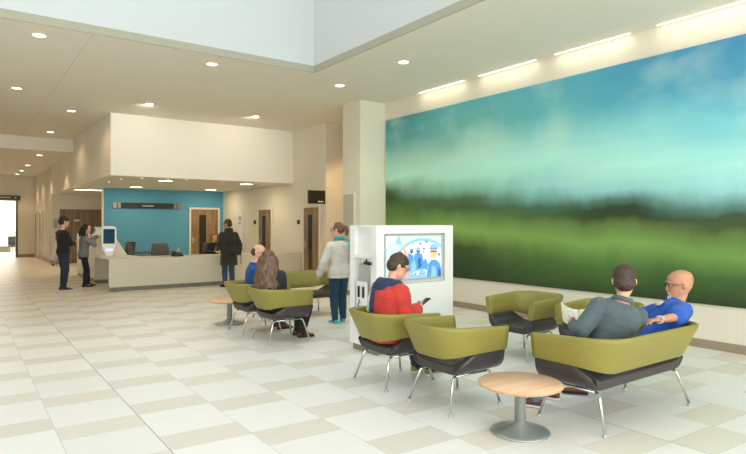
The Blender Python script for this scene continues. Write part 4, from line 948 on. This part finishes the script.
        child('hair', remesh(mb, 'hair', hairmat, .006 if vox < .008 else .008, 5 if hair == 'long' else 2, .005, 26, seed, .0015), root)
    return root, dict(hp=hp_, A=A, L=Lg, nb=nb, Rc=Rc, Rh=Rh, k=k, sp=sp, fr=frame_at, hc=hc, SH=SH)

def glasses(root, I, m='dark'):
    g = MB(); hp_, k = I['hp'], I['k']
    for s_ in (1, -1):
        g.tube([hp_(s_ * .033 + .022 * math.cos(q), .098 - .05 * abs(.022 * math.cos(q)) * (1 if s_ * math.cos(q) > 0 else 0), .004 + .016 * math.sin(q)) for q in [2 * PI * i / 16 for i in range(17)]], .0024 * k, 6)
        g.tube([hp_(s_ * .055, .096, .010), hp_(s_ * .076, .07, .010), hp_(s_ * .079, .0, .008), hp_(s_ * .078, -.02, .0)], .0026 * k, 6)
    g.tube([hp_(-.011, .099, .010), hp_(0, .104, .013), hp_(.011, .099, .010)], .0024 * k, 6)
    return g.build('glasses', m, root)
def l(a, kn=(0, 1, .1), toe=0, toez=0): return dict(a=a, k=kn, toe=toe, toez=toez)
def ring_collar(root, I, name, m, r=.064, hgt=.045, open_=0.0, s0=.535, thick=.012):
    """a standing collar or scarf around the neck"""
    mb = MB(); R = I['fr'](.5); k = I['k']; rr = []
    for j in range(28):
        q = 2 * PI * j / 28; c = I['sp'](s0) + R @ V((math.cos(q) * (r + .018) * k, (math.sin(q) * (r + .012) - .004) * k, (0.012 - .02 * math.sin(q)) * k)); o = R @ V((math.cos(q), math.sin(q), 0)); u = R @ V((-math.cos(q) * .25, -math.sin(q) * .25, 1))
        rr.append([c + o * (thick * k * math.cos(w)) + u * (hgt * .5 * k * (1 + math.sin(w))) for w in [2 * PI * i / 10 for i in range(10)]])
    mb.rings(rr, False, True); return mb.build(name, m, root)

# 1 person in black with folded arms by the check-in desk
g, I = person('person in black jumper and dark jeans, arms folded, standing left of the check-in screen', (2.03, 15.58, 0), face(.93, .36), 1.76, head=(8, 6, 0), lean=-2,
    legs=[l((.085, -.03, .08), toe=12), l((-.085, .02, .08), toe=-8)], arms=[dict(w=(-.10, .22, 1.20), e=(1, -.2, -.8), d=(-1, .15, .1), p=(0, -1, 0)), dict(w=(.10, .24, 1.13), e=(-1, -.2, -.8), d=(1, .1, .2), p=(0, -1, 0))],
    top='knit_black', top_name='jumper', trousers='denim_dark', shoes='shoe_black', sole='sole_white', hair='short', hairmat='h_dark', vox=.009, hem=-.02)
# 2 person in grey touching the terminal
g, I = person('dark-haired person in grey jumper and boots, hand at mouth, reaching to the terminal', (2.56, 16.15, 0), face(.97, -.02), 1.57, fem=True, head=(30, 14, 0), lean=4, build=1.0,
    legs=[l((.08, .02, .075), toe=14), l((-.10, .12, .075), toe=0)], arms=[dict(w=(.06, .20, 1.24), e=(.9, .1, -1), d=(-.5, -.1, .8), p=(0, -1, .2), curl=40), dict(w=(-.42, .38, 1.27), e=(-.5, 0, -1), d=(-.3, .9, 0), p=(0, .2, -1), curl=10)],
    top='knit_grey', top_name='jumper', trousers='trouser_black', shoes='boot_dark', boots=.8, hair='longdark', hairmat='h_dark', vox=.009, hem=-.06, loose=.024)
# 3 receptionist
g, I = person('blond receptionist in black sitting behind the desk before the timber door', (5.86, 15.86, 0), face(-.12, -1), 1.70, fem=True, hip=(0, -.03, .555), lean=6, head=(-8, 0, 3),
    legs=[l((.1, .36, .24), (0, 1, .2)), l((-.1, .36, .24), (0, 1, .2))], arms=[dict(w=(.10, .38, .842), e=(1, -.3, -.6), d=(-.8, .6, 0), p=(0, 0, -1)), dict(w=(-.10, .40, .842), e=(-1, -.3, -.6), d=(.8, .6, 0), p=(0, 0, -1))],
    top='knit_black', top_name='blouse', trousers='trouser_black', hair='bob', hairmat='h_blond', vox=.009, HK=1.16)
# 4 visitor in olive coat at the counter
g, I = person('person in long olive coat and jeans with short grey-brown hair, standing at the reception desk', (5.56, 13.98, 0), face(-.06, 1), 1.70, head=(-38, 4, 0), lean=2, build=1.04,
    legs=[l((.09, -.02, .08), toe=8), l((-.09, .03, .08), toe=-12)], arms=[dict(w=(.27, .08, .88), e=(.3, -1, -.3)), dict(w=(-.16, .33, .99), e=(-.4, -1, -.8), d=(.1, 1, -.2), p=(0, 0, -1))],
    skin='skin2', top='olive_coat', top_name='coat', hem=-.34, loose=.030, trousers='denim_blue', shoes='shoe_black', hair='crop', hairmat='h_brown', vox=.009, collar=True)
glasses(g, I); ring_collar(g, I, 'hood', 'olive_coat', .082, .07, thick=.030)
# 5 person in cream jumper
g, I = person('person in cream jumper, teal jeans and bright cyan trainers, standing left of the media block', (4.95, 7.80, 0), face(.16, 1), 1.60, fem=True, head=(-48, 6, 0), build=1.08,
    legs=[l((.085, .03, .075), toe=14), l((-.085, -.05, .075), toe=-10)], arms=[dict(w=(.20, .25, .98), e=(.9, -.8, -.6), d=(-.4, .9, .2), p=(-1, 0, 0)), dict(w=(-.30, .10, .80), e=(-.5, -.9, 0), p=(1, .2, 0))],
    top='knit_cream', top_name='jumper', hem=-.10, loose=.026, trousers='denim_teal', shoes='shoe_cyan', sole='sole_white', hair='tail', hairmat='h_mid', vox=.008, wrk=.009)
glasses(g, I)
sc_ = ring_collar(g, I, 'scarf', 'teal_scarf', .066, .06, thick=.020)
st_ = MB(); R_ = I['fr'](.45); k_ = I['k']
rr = []
for s_, x_, y_ in ((.56, .055, -.07), (.545, .10, -.062), (.52, .135, -.085), (.48, .155, -.125), (.42, .160, -.145), (.34, .165, -.150), (.26, .168, -.148)):
    c = I['sp'](s_) + R_ @ V((x_ * k_, y_ * k_, .03)); rr.append([c + R_ @ V((.024 * math.cos(q), .010 * math.sin(q), 0)) for q in [2 * PI * i / 10 for i in range(10)]])
st_.rings(rr); st_.build('scarf_end', 'teal_scarf', sc_)
# 6 balding person in blue jumper
SEAT = .483
g, I = person('balding bespectacled person in blue jumper and jeans, seated beside the long-haired one', (3.62, 8.02, 0), E_, 1.66, hip=(0, -.03, SEAT), lean=8, pel=-14, twist=14, head=(48, 10, 0),
    legs=[l((.12, .36, .08), (.1, 1, .5)), l((-.14, .40, .08), (-.1, 1, .5))], arms=[dict(w=(.10, .26, .62), e=(.5, -.8, -.7), d=(-.4, .9, -.1), p=(0, 0, -1)), dict(w=(-.10, .26, .62), e=(-.5, -.8, -.7), d=(.4, .9, -.1), p=(0, 0, -1))],
    top='blue_wool', top_name='jumper', trousers='denim_blue', shoes='shoe_brown', hair='balding', hairmat='h_brown', vox=.008, collar=True, loose=.022)
glasses(g, I); ring_collar(g, I, 'shirt_collar', 'knit_cream', .064, .03, thick=.010)
# 7 long-haired person in black
g, I = person('person with long wavy chestnut hair and black jacket, seen from behind in a lime chair', (3.58, 7.17, 0), E_, 1.60, fem=True, hip=(0, .02, .478), lean=-19, pel=-22, twist=-38, head=(-52, 12, 0),
    legs=[l((.02, .345, .08), (.1, 1, .5), toe=10), l((-.17, .37, .08), (-.1, 1, .5))], arms=[dict(w=(.08, .22, .61), e=(.2, -.9, -.5), d=(-.5, .9, 0), p=(0, 0, -1)), dict(w=(-.31, .06, .80), e=(-.9, -.6, .1), d=(.3, .9, 0), p=(0, 0, -1))],
    top='jacket_black', top_name='jacket', loose=.026, trousers='trouser_black', shoes='shoe_brown', boots=.28, hair='long', hairmat='h_long', vox=.007, hem=-.04, build=1.12, HK=1.16)
# 8 person in red jacket with phone
g, I = person('person in red jacket with navy hood, seated and looking down at a phone', (3.60, 4.63, 0), E_, 1.67, hip=(0, -.06, SEAT), lean=8, pel=-8, head=(26, 24, 0), build=1.10,
    legs=[l((.06, .46, .08), (.1, 1, .5), toe=4), l((-.13, .42, .08), (-.1, 1, .4))], arms=[dict(w=(.12, .20, .72), e=(.35, -.9, -.7), d=(-.25, .9, .2), p=(-.6, 0, .6), curl=38), dict(w=(-.10, .22, .64), e=(-1, -.5, -.15), d=(.5, .9, 0), p=(0, 0, -1))],
    top='jacket_red', top_name='jacket', loose=.042, hem=-.05, trousers='denim_dark', shoes='shoe_lime', sole='sole_white', hair='short', hairmat='h_brown', vox=.007, wrk=.010, collar=True)
glasses(g, I)
R_ = I['fr'](.5); k_ = I['k']; hd = MB()
def cp_(x, y, z, s0=.50): return I['sp'](s0) + R_ @ V((x * k_, y * k_, z * k_))
pts = [cp_(-.085, .055, .045), cp_(-.115, -.005, .045), cp_(-.095, -.075, .040), cp_(-.03, -.115, .030), (cp_(.03, -.115, .030)), cp_(.095, -.075, .040), cp_(.115, -.005, .045), cp_(.085, .055, .045)]
limb(hd, pts, [.024, .042, .054, .062, .062, .054, .042, .024], 12, 3)
hd.ball(cp_(-.02, -.135, .0), 1, R_ @ Matrix.Diagonal((.115, .042, .060)), 18, 12)
child('hood', remesh(hd, 'hood', 'navy_nylon', .007, 3, .006, 16, 2), g)
def panel(pts, w0, name, m, parent, th=.016):
    mb = MB(); rr = []
    for p, w in zip(pts, w0): rr.append([p + R_ @ V((w * math.cos(q), th * math.sin(q), 0)) for q in [2 * PI * i / 14 for i in range(14)]])
    mb.rings(rr); return child(name, remesh(mb, name, m, .006, 3, .004, 20, 1), parent)
panel([cp_(-.075, -.155, .0), cp_(-.085, -.168, -.08), cp_(-.095, -.165, -.18), cp_(-.10, -.155, -.28)], [.035, .036, .034, .032], 'navy_panel', 'navy_nylon', g)
panel([cp_(-.145, -.130, -.05), cp_(-.155, -.142, -.14), cp_(-.165, -.140, -.22), cp_(-.17, -.135, -.29)], [.018, .030, .034, .030], 'white_panel', 'knit_cream', g)
hd = MB(); sc2 = I['A'][1][2]
ph = thing('mobile_phone', 'dark mobile phone held by the seated person in the red jacket', 'phone', (3.60 + .345, 4.63 - .075, .785), E_)
MB().box(-.036, .036, -.07, .075, -.005, .005, .004).xf(Matrix.Rotation(math.radians(28), 4, 'X')).build('case', 'dark', ph)
MB().box(-.032, .032, -.064, .069, .0045, .006).xf(Matrix.Rotation(math.radians(28), 4, 'X')).build('screen', mat('phone_screen', (40, 52, 66), 0.2), ph)
# 9 person in grey-blue fleece reading a newspaper
g, I = person('short-haired person in grey-green fleece, seen from behind on the sofa holding a newspaper', (4.41, 2.77, 0), 0.0, 1.58, hip=(-.02, .0, SEAT), lean=-15, pel=-14, roll=8, twist=40, head=(56, 6, 0),
    legs=[l((-.02, .52, .08), (0, 1, .5), toe=-14), l((-.33, .46, .08), (-.4, 1, .4), toe=-20)], arms=[dict(w=(.14, .24, .64), e=(.8, -.6, -.6), d=(-.6, .7, 0), p=(0, 0, -1)), dict(w=(-.13, .21, .725), e=(-1, .1, -.9), d=(.45, .8, .1), p=(.7, -.3, .4), curl=42)],
    top='fleece_grey', top_name='fleece', loose=.028, hem=-.05, trousers='denim_mid', shoes='shoe_brown', sole='sole_white', hair='crop', hairmat='h_brown', vox=.0065, wrk=.008, collar=False, build=1.10, HK=1.24)
ring_collar(g, I, 'collar', 'fleece_grey', .072, .046, thick=.012)
np_ = thing('newspaper', 'open newspaper held up by the person in the grey-green fleece', 'newspaper', (4.435, 3.03, .79), math.radians(-48))
for nm, sx in (('page', -1), ('page', 1)):
    mb = MB(); rr = []
    for i in range(9):
        f = i / 8; x = sx * (.003 + .150 * f); y = .02 - .07 * f + .03 * math.sin(f * PI); dz = .02 * f
        rr.append([V((x, y, -.11 + dz)), V((x, y + .03, .10 + dz * 1.6)), V((x, y + .034, .10 + dz * 1.6)), V((x, y + .004, -.11 + dz))])
    mb.rings(rr, True, smooth=False); mb.xf(Matrix.Rotation(math.radians(-42), 4, 'X')).build(nm, 'paper', np_)
# 10 person in blue scrubs
g, I = person('bald person with white goatee and blue scrubs, arm resting along the sofa back', (4.985, 2.77, 0), 0.0, 1.54, hip=(.125, -.03, SEAT), lean=-20, pel=-10, roll=34, twist=-46, head=(-42, 4, 0), build=1.08,
    legs=[l((.06, .46, .08), (.1, 1, .5), toe=-8), l((-.26, .45, .08), (-.2, 1, .5), toe=-34)], arms=[dict(w=(-.06, .22, .72), e=(.6, .2, -1), d=(-.9, .3, 0), p=(0, 0, -1)), dict(w=(-.265, -.28, .80), e=(.1, -1, -.32), d=(-1, .25, .05), p=(0, 0, -1), curl=20)],
    skin='skin2', top='scrub_blue', top_name='scrub_top', sleeve='short', loose=.028, hem=-.08, trousers='scrub_blue', shoes='shoe_brown', vox=.0065, wrk=.009, hairmat='h_grey', HK=1.33)
glasses(g, I)
gb = MB()
gb.ball(I['hp'](0, .082, -.100), 1, I['Rh'] @ Matrix.Diagonal((.026, .022, .024)), 14, 10)
limb(gb, [I['hp'](-.030, .082, -.072), I['hp'](-.014, .0925, -.052), I['hp'](.014, .0925, -.052), I['hp'](.030, .082, -.072)], [.006, .006, .006, .006], 8, 3)
for s_ in (1, -1): limb(gb, [I['hp'](s_ * .030, .082, -.070), I['hp'](s_ * .026, .082, -.096)], [.007, .009], 8, 2)
child('goatee', remesh(gb, 'goatee', 'h_grey', .004, 2, .002, 60, 1), g)
S, e_, w_, a_ = I['A'][-1]; ax = (w_ - e_).normalized(); q_ = w_ - ax * .03
wt = MB(); wt.tube([q_ - ax * .011, q_ + ax * .011], .034, 20); wo = wt.build('wristwatch', 'sole_white', g)
up_ = V((0, 0, 1)); wf = MB(); cdir = (V((-.4, -1, .5)) - ax * V((-.4, -1, .5)).dot(ax)).normalized(); wf.tube([q_ + cdir * .030, q_ + cdir * .041], .018, 18); wf.build('watch_face', 'steel', wo)
R_ = I['fr'](.36); c_ = I['sp'](.40); bd = MB()
bd.box(-.035, .035, -.004, .004, -.028, .028, .003); mx = Matrix.Translation(c_ + R_ @ V((-.055, .152, 0))) @ (R_ @ Matrix.Rotation(.25, 3, 'X')).to_4x4(); bd.xf(mx); bo = bd.build('name_badge', 'sole_white', g)

# shoulder bag of the visitor in the coat
t = thing('shoulder_bag', 'black shoulder bag hanging at the side of the person in the olive coat', 'bag', (5.62, 13.72, .95), -.15)
MB().box(-.16, .16, -.06, .06, -.13, .12, .04, 0, 3).build('body', 'jacket_black', t); MB().box(-.165, .165, -.068, -.052, -.02, .125, .01).build('flap', 'jacket_black', t)
MB().tube([(-.15, 0, .10), (-.16, .02, .3), (-.20, .04, .48)], .012, 8).build('strap', 'jacket_black', t); MB().tube([(.13, -.05, -.08), (.14, -.055, -.22), (.135, -.055, -.36)], .010, 8).build('strap_end', 'jacket_black', t)
